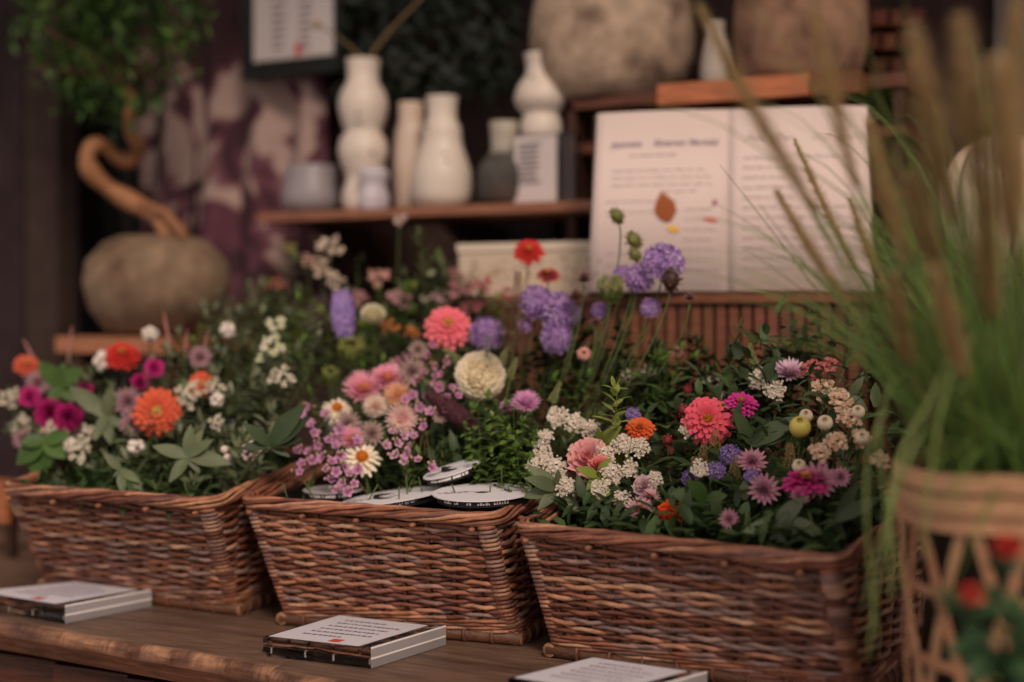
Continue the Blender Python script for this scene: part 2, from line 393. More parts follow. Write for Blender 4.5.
# ------------------------------------------------------------------ flower building blocks
G_ = {k: hx(c) for k, c in dict(stem='5c6a3c', stemr='6a4c3a', olive='5f6b52', grey='73806a', mint='5c7d38', deep='33452a', lime='95a04e', bright='5c8238', dark='2c3a26', mid='4a6234').items()}
TC = {}
def tpl(key, fn):
    if key not in TC: TC[key] = fn()
    return TC[key]
def layered(layers, c0, c1, tip='round', r0=.1, zstep=.07, curl=.4, cup=.18, var=.1, n=4):
    mb = MB()
    for li, (k, L, el, W) in enumerate(layers):
        for i in range(k):
            mb.petal(L*U(.92, 1.06), W, math.radians(el+U(-6, 6)), 2*PI*(i+.5*(li % 2)+U(-.12, .12))/k, r0*(1-li/len(layers)*.6), li*zstep, curl, tip, n, jit(c0, var), jit(c1, var), cup)
    return mb
def dome_centre(r, z, c0, c1, n=60, hz=.6, pin=.16):
    mb = MB(); mb.ball((0, 0, z), r*.9, c0, 10, 6, hz)
    for i in range(n):
        t = (i+.5)/n; ph = math.acos(1-t); az = i*2.39996; d = Vector((math.sin(ph)*math.cos(az), math.sin(ph)*math.sin(az), math.cos(ph)*hz))
        mb.octa(Vector((0, 0, z))+d*r, r*pin*U(.8, 1.3), jit(mix(c1, c0, t if random.random() < .7 else 0), .2))
    return mb
def k_zinnia(c0, c1, ca, cb, full=1.0):
    m = layered([(17, 1.0, 4, .34), (16, .9, 14, .34), (14, .76, 25, .32), (12, .6, 38, .28), (9, .42, 54, .22)], hx(c0), hx(c1), 'round', .08, .07, .35, .3)
    return [('petals', m.mesh('petals', M_petal), M_petal), ('flower_centre', dome_centre(.24, .34, hx(cb), hx(ca), 50, .8, .2).mesh('flower_centre', M_petal), None)]
def k_pom(c0, c1, cc):
    mb = MB(); N = 170
    for i in range(N):
        t = (i+.5)/N; ph = PI*.68*math.sqrt(t); az = i*2.39996
        d = Vector((math.sin(ph)*math.cos(az), math.sin(ph)*math.sin(az), math.cos(ph)*.85))
        z = d.normalized(); x = z.orthogonal().normalized() if abs(z.z) > .99 else Vector((0, 0, 1)).cross(z).cross(z).normalized()*(-1)
        fr = Matrix((x, z.cross(x), z)).transposed()
        L = .30+.22*t
        mb.petal(L, .23, math.radians(72-22*t+U(-8, 8)), U(-.2, .2), 0, 0, .8*t+.2, 'round', 3, mix(jit(hx(cc), .05), hx(c0), min(1, t*1.6)), jit(hx(c1), .06), .35, d*(.50+.1*t), fr)
    mb.ball((0, 0, 0), .5, hx(c0), 8, 6, .85)
    return [('petals', mb.mesh('petals', M_petal), None), ('flower_centre', dome_centre(.12, .48, hx(cc), hx(cc), 16).mesh('flower_centre', M_petal), None)]
def k_straw(c0, c1, ca, cb, dome=.3):
    m = layered([(24, 1.0, 12, .17), (22, .92, 26, .17), (20, .8, 42, .15), (14, .55, 60, .13)], hx(c0), hx(c1), 'point', .12, .05, -.2, .2)
    return [('petals', m.mesh('petals', M_petal), None), ('flower_centre', dome_centre(dome, .22, hx(cb), hx(ca), 60, .8, .13).mesh('flower_centre', M_petal), None)]
def k_daisy(c0, c1, ca, cb, dome=.34):
    m = layered([(15, 1.0, 2, .25), (13, .92, 12, .24), (10, .7, 26, .22)], hx(c0), hx(c1), 'round', .15, .05, .5, .2)
    return [('petals', m.mesh('petals', M_petal), None), ('flower_centre', dome_centre(dome, .2, hx(cb), hx(ca), 80, 1.1, .10).mesh('flower_centre', M_petal), None)]
def k_scab(c0, c1, cp, hz=.7, N=46):
    mb = MB(); pins = MB()
    for i in range(N):
        t = (i+.5)/N; ph = PI*.56*math.sqrt(t); az = i*2.39996+U(-.1, .1)
        d = Vector((math.sin(ph)*math.cos(az), math.sin(ph)*math.sin(az), math.cos(ph)*hz)); z = (d+Vector((0, 0, .15))).normalized(); x = z.orthogonal().normalized(); fr = Matrix((x, z.cross(x), z)).transposed()
        o = d*U(.66, .78); np_ = 4 if t < .6 else 5
        c = jit(mix(hx(c0), hx(c1), random.random()), .12)
        for q in range(np_):
            mb.petal(U(.26, .34)*(1+.5*t), .26, math.radians(U(15, 55)), 2*PI*q/np_+i, .02, 0, .3, 'frill', 2, mix(c, hx(c0), .5), c, .2, o, fr)
        if i % 2 == 0: pins.tube([o, o+z*.3], [.012, .01], 3, hx(cp)); pins.octa(o+z*.31, .035, hx(cp))
    mb.ball((0, 0, -.05), .55, hx('6a6a58'), 8, 6, hz)
    return [('petals', mb.mesh('petals', M_petal), None), ('stamens', pins.mesh('stamens', M_petal), None)]
def k_spire(c0, c1, cp='e6d9ef', H=2.4):
    mb = MB(); N = 64
    for i in range(N):
        t = (i+.5)/N; az = i*2.39996; r = .42*math.sin(PI*(.15+.72*(1-t)))+.08; o = Vector((r*math.cos(az), r*math.sin(az), -H*.5+H*t)); z = Vector((math.cos(az), math.sin(az), .25)).normalized()
        x = z.orthogonal().normalized(); fr = Matrix((x, z.cross(x), z)).transposed(); c = jit(mix(hx(c0), hx(c1), random.random()), .1)
        for q in range(5): mb.petal(.42, .24, math.radians(35), 2*PI*q/5+i, .02, 0, .5, 'point', 2, c, jit(c, .1), .2, o, fr)
        mb.octa(o+z*.05, .04, hx(cp))
    mb.tube([(0, 0, -H*.55), (0, 0, H*.5)], [.07, .04], 6, G_['stem'])
    return [('florets', mb.mesh('florets', M_petal), None)]
def k_astr(c0, c1, cc, cp):
    m = layered([(15, 1.0, 18, .3), (12, .86, 30, .26)], hx(c0), hx(c1), 'point', .15, .03, -.1, .15)
    d = MB(); N = 46
    for i in range(N):
        t = (i+.5)/N; ph = PI*.45*math.sqrt(t); az = i*2.39996; v = Vector((math.sin(ph)*math.cos(az), math.sin(ph)*math.sin(az), math.cos(ph)))
        L = U(.42, .56); d.tube([Vector((0, 0, .08)), v*L+Vector((0, 0, .1))], [.012, .012], 3, hx(cc)); d.octa(v*L+Vector((0, 0, .1)), .055, jit(hx(cp), .2))
    return [('petals', m.mesh('petals', M_petal), None), ('flower_centre', d.mesh('flower_centre', M_petal), None)]
def k_cluster(c0, c1, N=90, s=.085, sh=1.0):
    """flat-topped or domed head of tiny florets on branching stalks"""
    mb = MB(); st = MB(); heads = []
    nb = max(5, N//11)
    for b in range(nb):
        az = 2.39996*b; rr = .78*math.sqrt((b+.5)/nb); heads.append(Vector((rr*math.cos(az), rr*math.sin(az), (.5-.45*rr*rr)*sh+U(-.12, .12))))
        st.tube(bez(Vector((0, 0, -.7)), Vector((heads[-1].x*.3, heads[-1].y*.3, -.1)), heads[-1], 4), .022, 4, G_['stem'])
    for i in range(N):
        h = heads[i % nb]; o = h+Vector((U(-.2, .2), U(-.2, .2), U(-.08, .16))); c = jit(mix(hx(c0), hx(c1), random.random()), .1)
        z = Vector((U(-.6, .6), U(-.6, .6), 1)).normalized(); x = z.orthogonal().normalized(); fr = Matrix((x, z.cross(x), z)).transposed()
        if i % 3: 
            for q in range(5): mb.petal(s*1.15, s*.95, math.radians(30), 2*PI*q/5, .01, 0, .2, 'round', 2, c, c, .2, o, fr)
            mb.octa(o+z*s*.2, s*.22, hx('b89a60'))
        else: mb.ball(o, s*.75, c, 5, 4, 1.1)
    return [('florets', mb.mesh('florets', M_petal), None), ('stalks', st.mesh('stalks', M_leaf), None)]
def k_berries(c0, N=8, r=.36, tip='8a6a58'):
    mb = MB()
    for i in range(N):
        t = (i+.5)/N; ph = math.acos(1-1.5*t); az = i*2.39996; d = Vector((math.sin(ph)*math.cos(az), math.sin(ph)*math.sin(az), math.cos(ph)))
        o = d*U(.5, .66); mb.ball(o, r*U(.85, 1.1), jit(hx(c0), .06), 10, 7); mb.octa(o+d*r*.98, r*.16, hx(tip))
    st = MB(); st.tube([(0, 0, -.9), (0, 0, 0)], [.06, .08], 5, G_['stemr'])
    return [('berries', mb.mesh('berries', M_berry), None), ('stalks', st.mesh('stalks', M_leaf), None)]
def k_fruit(c0, c1):
    mb = MB(); mb.lathe([(.02, -1), (.5, -.9), (.85, -.55), (1, -.05), (.93, .4), (.66, .78), (.3, .95), (.1, .9), (.02, .86)], col=[hx(c0)]*6+[hx(c1)]*3, n=20)
    c = MB()
    for q in range(5): c.petal(.35, .18, 1.0, 2*PI*q/5, .06, .86, .4, 'point', 2, hx('6a5a36'), hx('4a3a26'))
    return [('fruit', mb.mesh('fruit', M_berry), None), ('calyx', c.mesh('calyx', M_leaf), None)]
def k_pod(c0, c1):
    mb = MB(); mb.ball((0, 0, 0), .72, hx(c0), 10, 7, 1.15)
    for i in range(40):
        t = (i+.5)/40; ph = PI*t; az = i*2.39996; r = .7; o = Vector((r*math.sin(ph)*math.cos(az), r*math.sin(ph)*math.sin(az), r*1.15*math.cos(ph)))
        z = o.normalized(); x = z.orthogonal().normalized(); fr = Matrix((x, z.cross(x), z)).transposed()
        mb.petal(.42, .26, 1.1, i, 0, 0, .5, 'point', 2, jit(hx(c0), .15), jit(hx(c1), .15), .3, o, fr)
    return [('seed_head', mb.mesh('seed_head', M_leaf), None)]
def k_nest(c0, c1):
    """green bird's-nest umbel: curved ribs cupped upwards with tiny buds"""
    mb = MB()
    for i in range(34):
        az = 2*PI*i/34+U(-.08, .08); q = U(.55, 1); d = Vector((math.cos(az), math.sin(az), 0))
        p = bez(Vector((0, 0, -.75)), d*q*1.25+Vector((0, 0, -.5)), d*q*.75+Vector((0, 0, .35+U(-.1, .15))), 6); mb.tube(p, [.03]*6+[.02], 4, jit(hx(c0), .15))
        for k in range(7): mb.octa(p[-1]+Vector((U(-.16, .16), U(-.16, .16), U(-.08, .12))), .06, jit(hx(c1), .15))
        mb.petal(.5, .06, .1, az, .05, -.75, .5, 'point', 3, hx(c0), hx(c0))
    return [('seed_head', mb.mesh('seed_head', M_leaf), None)]
def k_plume(c0, c1, H=3.4, W=.75, N=650, bl=.32):
    mb = MB()
    for i in range(N):
        t = random.random(); az = U(0, 2*PI); r = W*.5*math.sin(PI*(.1+.82*t))**.8*(1-.35*t); z0 = -H/2+H*t
        o = Vector((r*.5*math.cos(az), r*.5*math.sin(az), z0)); d = Vector((math.cos(az), math.sin(az), .9)).normalized(); e = o+d*bl*U(.6, 1.2)*(1-.3*t); s_ = d.cross(Vector((0, 0, 1))).normalized()*.024
        c = jit(mix(hx(c0), hx(c1), random.random()), .2); mb.add([o-s_, o+s_, e], [(0, 1, 2)], c)
    mb.tube([Vector((0, 0, -H/2-.2+(H+.2)*k/8)) for k in range(9)], [.05]+[W*.5*math.sin(PI*(.12+.8*k/8))*.4 for k in range(1, 8)]+[.02], 7, hx(c0))
    return [('plume', mb.mesh('plume', M_petal), None)]
def k_spikelet(c0, c1, H=5, W=.55, N=170):
    """slim seed spike with packed little bumps"""
    mb = MB(); mb.tube([(0, 0, -H/2), (0, 0, H/2)], [.1, .04], 5, hx(c0))
    for i in range(N):
        t = (i+.5)/N; az = i*2.39996; r = W*.5*(1-.65*t)*(.8+.3*random.random()); o = Vector((r*math.cos(az), r*math.sin(az), -H/2+H*t)); mb.octa(o, .1*(1.1-.5*t)*U(.8, 1.3), jit(mix(hx(c0), hx(c1), random.random()), .2))
    return [('seed_spike', mb.mesh('seed_spike', M_leaf), None)]
def k_carn(c0, c1, cc):
    m = layered([(9, 1.0, 12, .75), (9, .92, 30, .7), (8, .8, 50, .6), (7, .62, 68, .5), (5, .42, 82, .4)], hx(c0), hx(c1), 'frill', .05, .05, -.25, .5, n=5)
    return [('petals', m.mesh('petals', M_petal), None), ('flower_centre', dome_centre(.14, .3, hx(cc), hx(cc), 24).mesh('flower_centre', M_petal), None)]
def k_wax(c0, c1, cc='7a2c50'):
    m = MB()
    for q in range(5): m.petal(.95, .86, math.radians(20), 2*PI*q/5, .12, 0, -.2, 'round', 3, mix(hx(c0), hx(cc), .25), jit(hx(c1), .08), .25)
    m.ball((0, 0, -.1), .35, hx('8a6a58'), 6, 5)
    return [('blossom', m.mesh('blossom', M_petal), None)]

def orient(o, d, roll=0, sc=1):
    q = d.to_track_quat('Z', 'Y') @ Quaternion((0, 0, 1), roll); o.rotation_mode = 'QUATERNION'; o.rotation_quaternion = q; o.scale = (sc, sc, sc)
def PY(u, v, b):
    if b == 1: y = 1.985+(482-v)*.0021
    elif b == 2: y = 2.04+(498-v)*.0021
    elif b == 3: y = 2.03-(u-520)*.00024+(535+(u-520)*.08-v)*.0021
    else: y = 2.66
    return max(1.9, min(2.40, y)) if b < 4 else y
BC = {1: B1, 2: B2, 3: B3}
REAR = [at(250, 380, 2.68), at(370, 380, 2.68), at(475, 380, 2.68)]
def base_for(p, b):
    if b < 4:
        B = BC[b]; c = B['c']; t = B['top']; e = (t[1]-t[0]).normalized(); k = (t[3]-t[0]).normalized(); d = p-c; d.z = 0
        a = max(-.17, min(.17, d.dot(e)*.6)); f = max(-.10, min(.12, d.dot(k)*.55)); q = c+e*a+k*f; q.z = .185; return q
    c = min(REAR, key=lambda r: abs(r.x-p.x)); return Vector((c.x+max(-.06, min(.06, (p.x-c.x)*.5)), c.y+U(-.05, .05), .30))
def facing(p, face, lean=0.0):
    tc = (CAM-p).normalized(); d = Vector((0, 0, 1))*(1-face)+tc*face*1.15+RT*lean; return d.normalized()
def stem_path(base, p, d, r):
    e = p-d*r*.25; L = (e-base).length; return bez(base, e-d*min(.06, L*.4)-Vector((0, 0, min(.05, L*.25))), e, 8)
FL = []
KW = dict(olive='olive green', grey='grey-green', mint='mint', deep='deep green', bright='bright green', lime='lime green', fine='feathery', thin='slender', dark='dark green')
USED = set()
STOP = ('in', 'at', 'of', 'on', 'behind', 'between', 'beside', 'before', 'under', 'with', 'above', 'below', 'right', 'left', 'low', 'among', 'amid', 'over', 'standing', 'reaching')
def near_label(kind, u, v):
    first = None
    for (fu, fv, fl) in sorted(FL, key=lambda f: (f[0]-u)**2+(f[1]-v)**2)[:7]:
        dx, dv = u-fu, v-fv
        if abs(dx) > abs(dv)*1.6: rel = 'right of' if dx > 0 else 'left of'
        elif abs(dv) > abs(dx)*1.6: rel = 'above' if dv < 0 else 'below'
        else: rel = ('up' if dv < 0 else 'down')+' and '+('right' if dx > 0 else 'left')+' from'
        w = fl.split(); k = 16-len(KW[kind].split())-2-len(rel.split())
        if len(w) > k: w = w[:max([i for i in range(2, k+1) if w[i] in STOP] or [k])]
        l = ' '.join([KW[kind], 'sprig', rel, 'the']+w)
        first = first or l
        if l not in USED: USED.add(l); return l
    return first
def flower(name, key, fn, u, v, rpx, b, face, label, cat='flower', group=None, dy=0, lean=0, roll=None, sr=.0016, scol=None, axis=None, leaves=0):
    if b == 3 and v > 400: dy -= .03 if u < 700 else .06
    p = at(u, v, PY(u, v, b)+dy); r = rpx*depth(p)/FPX; base = base_for(p, b); d = axis.normalized() if axis else facing(p, face, lean)
    root = empty(name, base); tag(root, label, cat, group); FL.append((u, v, label))
    for (pn, me, _) in tpl(key, fn):
        o = put(pn, me, root, p-base); orient(o, d, U(0, 6.28) if roll is None else roll, r)
    mb = MB(); path = [q-base for q in stem_path(base, p, d, r)]; mb.tube(path, [sr]*len(path), 5, scol or jit(G_['stem'], .15))
    mb.build('stem', M_leaf, root)
    return root
# leafy sprigs --------------------------------------------------------------
def leaf_into(mb, o, d, up, L, W, c0, c1, curl=.5, tip='leaf', n=4):
    x = d.normalized(); z = (up-x*up.dot(x)); z = z.normalized() if z.length > 1e-5 else x.orthogonal().normalized(); fr = Matrix((x, z.cross(x), z)).transposed()
    mb.petal(L, W, U(-.1, .25), 0, 0, 0, curl, tip, n, c0, c1, .22, o, fr)
def k_sprig(c0, c1, n=7, L=.38, W=.14, spread=1.0, curl=.5, tip='leaf', pairs=True, top=True, bend=.12):
    lf = MB(); st = MB(); path = bez(Vector((0, 0, 0)), Vector((0, 0, .5)), Vector((bend, U(-.05, .05), 1)), 8); st.tube(path, [.012-.001*i for i in range(9)], 4, hx(c1))
    a = hx(c0); b = hx(c1)
    for i in range(n):
        t = .28+.68*i/max(1, n-1); k = t*8; j = int(min(7, k)); o = path[j].lerp(path[j+1], k-j); az = i*PI/2+U(-.3, .3)
        for s_ in ((0, PI) if pairs else (0,)):
            g = az+s_ if pairs else i*2.4; h = Vector((math.cos(g), math.sin(g), spread*U(.4, .8))); l = L*(1.1-.45*t)*U(.85, 1.15)
            c = jit(mix(a, b, random.random()), .12); leaf_into(lf, o, h, Vector((0, 0, 1)), l, l*W/L*U(.9, 1.1), c, jit(c, .08), curl*U(.5, 1.4), tip)
    if top:
        for q in range(3): leaf_into(lf, path[-1], Vector((math.cos(q*2.1), math.sin(q*2.1), 2.2)), Vector((math.cos(q*2.1), math.sin(q*2.1), 0)), L*.5, W*.5, a, a, .2, tip)
    return [('leaves', lf.mesh('leaves', M_leaf), None), ('stem', st.mesh('stem', M_leaf), None)]
SPR = dict(
    olive=lambda: k_sprig('7c8262', '5e6646', 6, .36, .11, .8, .4), grey=lambda: k_sprig('848a70', '687058', 5, .36, .15, .7, .5),
    mint=lambda: k_sprig('67803a', '4e682c', 7, .26, .16, .3, .8), deep=lambda: k_sprig('434e2c', '353e22', 6, .36, .15, .6, .6),
    bright=lambda: k_sprig('66843a', '4f6c2e', 6, .34, .15, .7, .5), lime=lambda: k_sprig('98a552', '7d8c40', 6, .3, .12, .5, .6),
    fine=lambda: k_sprig('4a5a34', '566238', 12, .16, .035, 1.0, .3, 'point', False), thin=lambda: k_sprig('62703e', '4d5c34', 9, .3, .04, 1.6, .4, 'point', True),
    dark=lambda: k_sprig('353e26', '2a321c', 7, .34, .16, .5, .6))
SN = dict(olive='olive_sprig', grey='eucalyptus_sprig', mint='mint_sprig', deep='leafy_sprig', bright='leafy_sprig', lime='leafy_sprig', fine='feathery_sprig', thin='slender_sprig', dark='leafy_sprig')
def sprig(kind, u, v, Lpx, b, label, group=None, dy=0, d=None, var=None, cat='sprig'):
    p = at(u, v, PY(u, v, b)+dy); L = Lpx*depth(p)/FPX; base = base_for(p, b)
    if d is None:
        d = (p-base).normalized()+Vector((U(-.25, .25), U(-.3, .1), U(-.1, .3)))
    d = d.normalized(); q = p-d*L
    root = empty(SN[kind], q); tag(root, label, cat, group)
    for (pn, me, _) in tpl((kind, random.randint(0, 3) if var is None else var), SPR[kind]):
        o = put(pn, me, root); orient(o, d, U(0, 6.28), L)
    if (q-base).length > .03:
        mb = MB(); path = [x-q for x in bez(base, base.lerp(q, .5)+Vector((0, 0, .02)), q, 5)]; mb.tube(path, .0014, 4, G_['stem']); mb.build('lower_stem', M_leaf, root)
    return root
def inpoly(u, v, P):
    r = False
    for i in range(len(P)):
        (a, b), (c, d) = P[i-1], P[i]
        if (b > v) != (d > v) and u < (c-a)*(v-b)/(d-b)+a: r = not r
    return r
def scatter(P, n, mind=9):
    us = [p[0] for p in P]; vs = [p[1] for p in P]; out = []; tries = 0
    while len(out) < n and tries < 6000:
        tries += 1; u, v = U(min(us), max(us)), U(min(vs), max(vs))
        if inpoly(u, v, P) and all((u-a)**2+(v-b)**2 > mind*mind for a, b in out): out.append((u, v))
    return out

# ------------------------------------------------------------------ background furniture
WD = hx('6b3f28')
def block(name, lo, hi, col, m, parent=None, off=Vector((0, 0, 0))):
    mb = MB(); mb.box(lo, hi, col); shift(mb, off); return mb.build(name, m, parent, False)
# stone pot tree on a bench
bp = at(158, 336, 2.78); zt = bp.z
r = empty('plant_bench', (bp.x, bp.y, 0)); tag(r, 'low wooden bench with a pale reddish board carrying the round stone pot', 'bench'); off = Vector((bp.x, bp.y, 0))
block('seat_board', (bp.x-.19, bp.y-.16, zt-.04), (bp.x+.17, bp.y+.18, zt), hx('9a6548'), M_board, r, off)
for dx in (-.17, .11):
    for dy in (-.13, .12): block('leg', (bp.x+dx, bp.y+dy, 0), (bp.x+dx+.04, bp.y+dy+.04, zt-.04), hx('4a2c1e'), M_board, r, off)
r = empty('potted_tree', (bp.x, bp.y, zt)); tag(r, 'small contorted tree in a round rough stone pot at the left', 'potted plant')
R0 = 73*depth(bp)/FPX
mb = MB(); mb.lathe([(R0*.45, 0), (R0*.7, R0*.08), (R0*.93, R0*.38), (R0, R0*.72), (R0*.94, R0*1.02), (R0*.72, R0*1.27), (R0*.5, R0*1.36), (R0*.42, R0*1.35), (R0*.4, R0*1.25)], n=36, col=hx('7e6854'), wob=.012); mb.build('pot', M_stone, r)
mb = MB(); mb.lathe([(.01, R0*1.27), (R0*.41, R0*1.28), (R0*.41, R0*1.31), (.01, R0*1.33)], n=20, col=hx('33261e')); mb.build('soil', M_cloth, r)
def tp(u, v, dy=0): return at(u, v, 2.78+dy)-Vector(r.location)
tr = [(176, 246), (160, 218), (132, 202), (108, 188), (90, 170), (88, 152), (100, 145), (118, 158), (134, 160), (138, 144), (128, 128), (132, 108), (128, 90)]
P_ = []
for i in range(len(tr)-1):
    for k in range(4):
        t = k/4; g = lambda q: Vector(tr[max(0, min(len(tr)-1, q))]); a, b, c, d = g(i-1), g(i), g(i+1), g(i+2)
        pt = .5*((2*b)+(c-a)*t+(2*a-5*b+4*c-d)*t*t+(-a+3*b-3*c+d)*t**3); P_.append(tp(pt.x, pt.y, .05*math.sin(i+t)*(1 if i > 0 else 0)))
P_.append(tp(*tr[-1]))
mb = MB(); n_ = len(P_); mb.tube(P_, [.027-.013*i/n_+.003*math.sin(i*.9) for i in range(n_)], 9, [jit(hx('9a6a48'), .12) for _ in P_]); mb.tube([tp(186, 250), tp(182, 232, -.03), tp(165, 212, -.03), tp(140, 206, -.01)], [.018, .015, .013, .01], 7, hx('8a5d40'))
mb.build('trunk', M_board, r)
mb = MB()
for i in range(9):
    a = U(-1.2, 1.2); e = tp(115+85*math.sin(a), 55+U(-30, 30), U(-.14, .14)); mb.tube(bez(tp(128, 92), tp(122, 70), e, 5), [.009, .008, .007, .006, .005, .004], 5, hx('5a3c2a'))
mb.build('branch', M_board, r)
mb = MB()
for i in range(1900):
    a = U(0, 2*PI); q = math.sqrt(random.random()); u = 112+92*q*math.cos(a); v = 30+95*q*math.sin(a)-25*abs(math.cos(a))*q
    if random.random() < .25: u += U(-30, 30); v += U(-14, 14)
    o = tp(u, v, U(-.2, .2)*(1-q*.5)); dd = Vector((U(-1, 1), U(-1, 1), U(-.9, .5))).normalized(); c = jit(mix(hx('2d4a20'), hx('5a7434'), random.random()**2), .25)
    leaf_into(mb, o, dd, Vector((0, -.4, 1)), U(.03, .055), .014, c, c, .4, 'leaf', 2)
tag(mb.build('leaves', M_leaf, r), kind='stuff')
# patterned cloth hanging
a = at(140, 40, 3.2); b = at(325, 40, 3.2); zlo = at(230, 330, 3.2).z; zhi = at(200, -30, 3.2).z
mb = MB(); nx, nz = 60, 14; vs = []
for i in range(nx+1):
    for j in range(nz+1):
        t = i/nx; x = a.x+(b.x-a.x)*t; vs.append(Vector((x, 3.2+.025*math.sin(t*26+.6*math.sin(j*.5)), zlo+(zhi-zlo)*j/nz)))
cl = MB(); cl.add(vs, [(i*(nz+1)+j, (i+1)*(nz+1)+j, (i+1)*(nz+1)+j+1, i*(nz+1)+j+1) for i in range(nx) for j in range(nz)], hx('5a2f3c'))
c0_ = cl.build('patterned_cloth', M_pattern); tag(c0_, 'hanging maroon and cream blotched cloth behind the stone pot', 'cloth')
sm = c0_.modifiers.new('thick', 'SOLIDIFY'); sm.thickness = .004
# framed notice
def notice():
    p0 = at(242, 80, 3.12); p1 = at(342, -30, 3.12); r = empty('framed_notice', ((p0.x+p1.x)/2, 3.12, p0.z)); tag(r, 'white notice sheet in a dark frame at the top above the maroon cloth', 'notice'); off = Vector(r.location)
    block('frame', (p0.x, 3.115, p0.z), (p1.x, 3.15, p1.z), hx('1c1e1c'), M_dark, r, off)
    a = at(254, 62, 3.11); b = at(333, -20, 3.11)
    block('paper_sheet', (a.x, 3.108, a.z), (b.x, 3.114, b.z), hx('c9bdba'), M_paper, r, off)
    mb = MB()
    for c in range(2):
        for k in range(7):
            p = at(272+c*27, 50-k*7.5, 3.105); l = U(.03, .045); mb.box((p.x, 3.1055, p.z), (p.x+l, 3.1075, p.z+.007), hx('837a7c'))
    shift(mb, off); mb.build('printed_lines', M_paper, r, False)
    p = at(295, 55, 3.105); mb = MB(); mb.box((p.x, 3.1055, p.z), (p.x+.02, 3.1075, p.z+.03), hx('c8453a')); shift(mb, off); mb.build('red_mark', M_paper, r, False)
notice()
# vase shelf
sa = at(262, 216, 2.92); sb = at(604, 209, 2.92); SZ = at(430, 207, 2.92).z
r = empty('vase_shelf', ((sa.x+sb.x)/2, 3.05, SZ-.03)); off = Vector(r.location); tag(r, 'narrow brown wooden shelf holding the white vases', 'shelf')
block('shelf_board', (sa.x, 2.90, SZ-.022), (sb.x+.02, 3.22, SZ), hx('8a5a44'), M_board, r, off)
for x in (sa.x+.1, (sa.x+sb.x)/2, sb.x-.08):
    mb = MB(); mb.add([Vector((x, 3.355, SZ-.022)), Vector((x, 2.98, SZ-.022)), Vector((x, 3.355, SZ-.2)), Vector((x+.02, 3.355, SZ-.022)), Vector((x+.02, 2.98, SZ-.022)), Vector((x+.02, 3.355, SZ-.2))], [(0, 1, 2), (5, 4, 3), (0, 3, 4, 1), (1, 4, 5, 2), (2, 5, 3, 0)], hx('3a2218')); shift(mb, off); mb.build('bracket', M_board, r, False)
# back board of slatted crates below the shelf
def catmull(prof, k=4):
    out = []
    for i in range(len(prof)-1):
        g = lambda q: Vector(prof[max(0, min(len(prof)-1, q))]); a, b, c, d = g(i-1), g(i), g(i+1), g(i+2)
        for s_ in range(k):
            t = s_/k; p = .5*((2*b)+(c-a)*t+(2*a-5*b+4*c-d)*t*t+(-a+3*b-3*c+d)*t**3); out.append((max(.001, p.x), p.y))
    out.append(tuple(prof[-1])); return out
def vase(u, vt, vb, y, prof, label, name='vase', z=None, col='cfc0b2', m=None, cat='vase', dots=3, group=None):
    z = SZ if z is None else z; p = at(u, vb, y); p.z = z; top = at(u, vt, y).z; H = top-z; k = depth(p)/FPX
    r = empty(name, p); tag(r, label, cat, group); pr = [(q[0]*k, q[1]*H) for q in prof]
    body = catmull(pr); mb = MB(); inner = [(max(.002, body[-1][0]-.006), H), (max(.002, body[-1][0]-.008), H*.8)]
    mb.lathe(body+inner, n=28, col=hx(col)); mb.build('body', m or M_ceram, r)
    if dots:
        for i in range(dots):
            mb = MB(); t = U(.3, .75); q = min(body, key=lambda b_: abs(b_[1]-H*t)); a = -PI/2+YAW*.6+U(-.7, .7); mb.ball((q[0]*.98*math.cos(a), q[0]*.98*math.sin(a), H*t), .006, hx('5a4a42'), 8, 5, .7); mb.build('speckle', M_ceram, r)
    return r, H
v1, H1 = vase(363, 60, 200, 3.0, [(16, 0), (20, .04), (21, .12), (17, .22), (21, .30), (25, .40), (22, .49), (18, .525), (22, .60), (25, .70), (22, .79), (16.5, .85), (16, .93), (17.5, 1)], 'tall white gourd-shaped vase of stacked bulges holding two twigs')
mb = MB(); vo = Vector(v1.location)
mb = MB(); mb.tube([(0, 0, H1*.6), at(373, 52, 3.0)-vo, at(392, 28, 3.0)-vo, at(420, 0, 3.0)-vo, at(432, -22, 3.0)-vo], [.003, .0045, .004, .0035, .003], 6, hx('7d6444')); tag(shift(mb, -vo).build('twig', M_board), 'bare twig leaning right out of the tall gourd vase', 'twig')
mb = MB(); mb.tube([(0, 0, H1*.6), at(358, 54, 2.99)-vo, at(340, 38, 2.99)-vo, at(318, 25, 2.99)-vo], [.003, .003, .0025, .002], 6, hx('7d6444')); mb.ball(at(317, 25, 2.99)-vo, .013, hx('a0825a'), 8, 5, .7); tag(shift(mb, -vo).build('twig', M_board), 'thin twig with a bud leaning left out of the tall gourd vase', 'twig')
vase(411, 103, 196, 3.06, [(15, 0), (17, .1), (18, .4), (16, .7), (13, .82), (13, 1)], 'slim cream bottle vase half hidden behind the rounder white bottle', dots=0, col='c4ad9c')
vase(442, 97, 200, 2.98, [(20, 0), (28, .08), (30, .22), (29, .34), (24, .48), (20, .60), (19, .72), (15, .8), (15, .92), (16.5, 1)], 'rounded white ceramic bottle with stepped shoulders in the shelf middle')
v5, _ = vase(504, 122, 196, 3.0, [(18, 0), (25, .1), (27, .32), (24, .5), (15, .62), (12, .7), (13, .86), (14, 1)], 'small dark pewter bottle with a pale neck', name='bottle', col='4a4642', m=M_stone, dots=0, cat='bottle')
mb = MB(); k = depth(Vector(v5.location))/FPX; H = at(504, 122, 3.0).z-SZ; mb.lathe([(15.5*k, H*.61), (12.8*k, H*.7), (13.8*k, H*.86), (14.6*k, H*1.003), (11*k, H*1.003)], n=24, col=hx('a09688')); mb.build('neck_sleeve', M_ceram, v5)
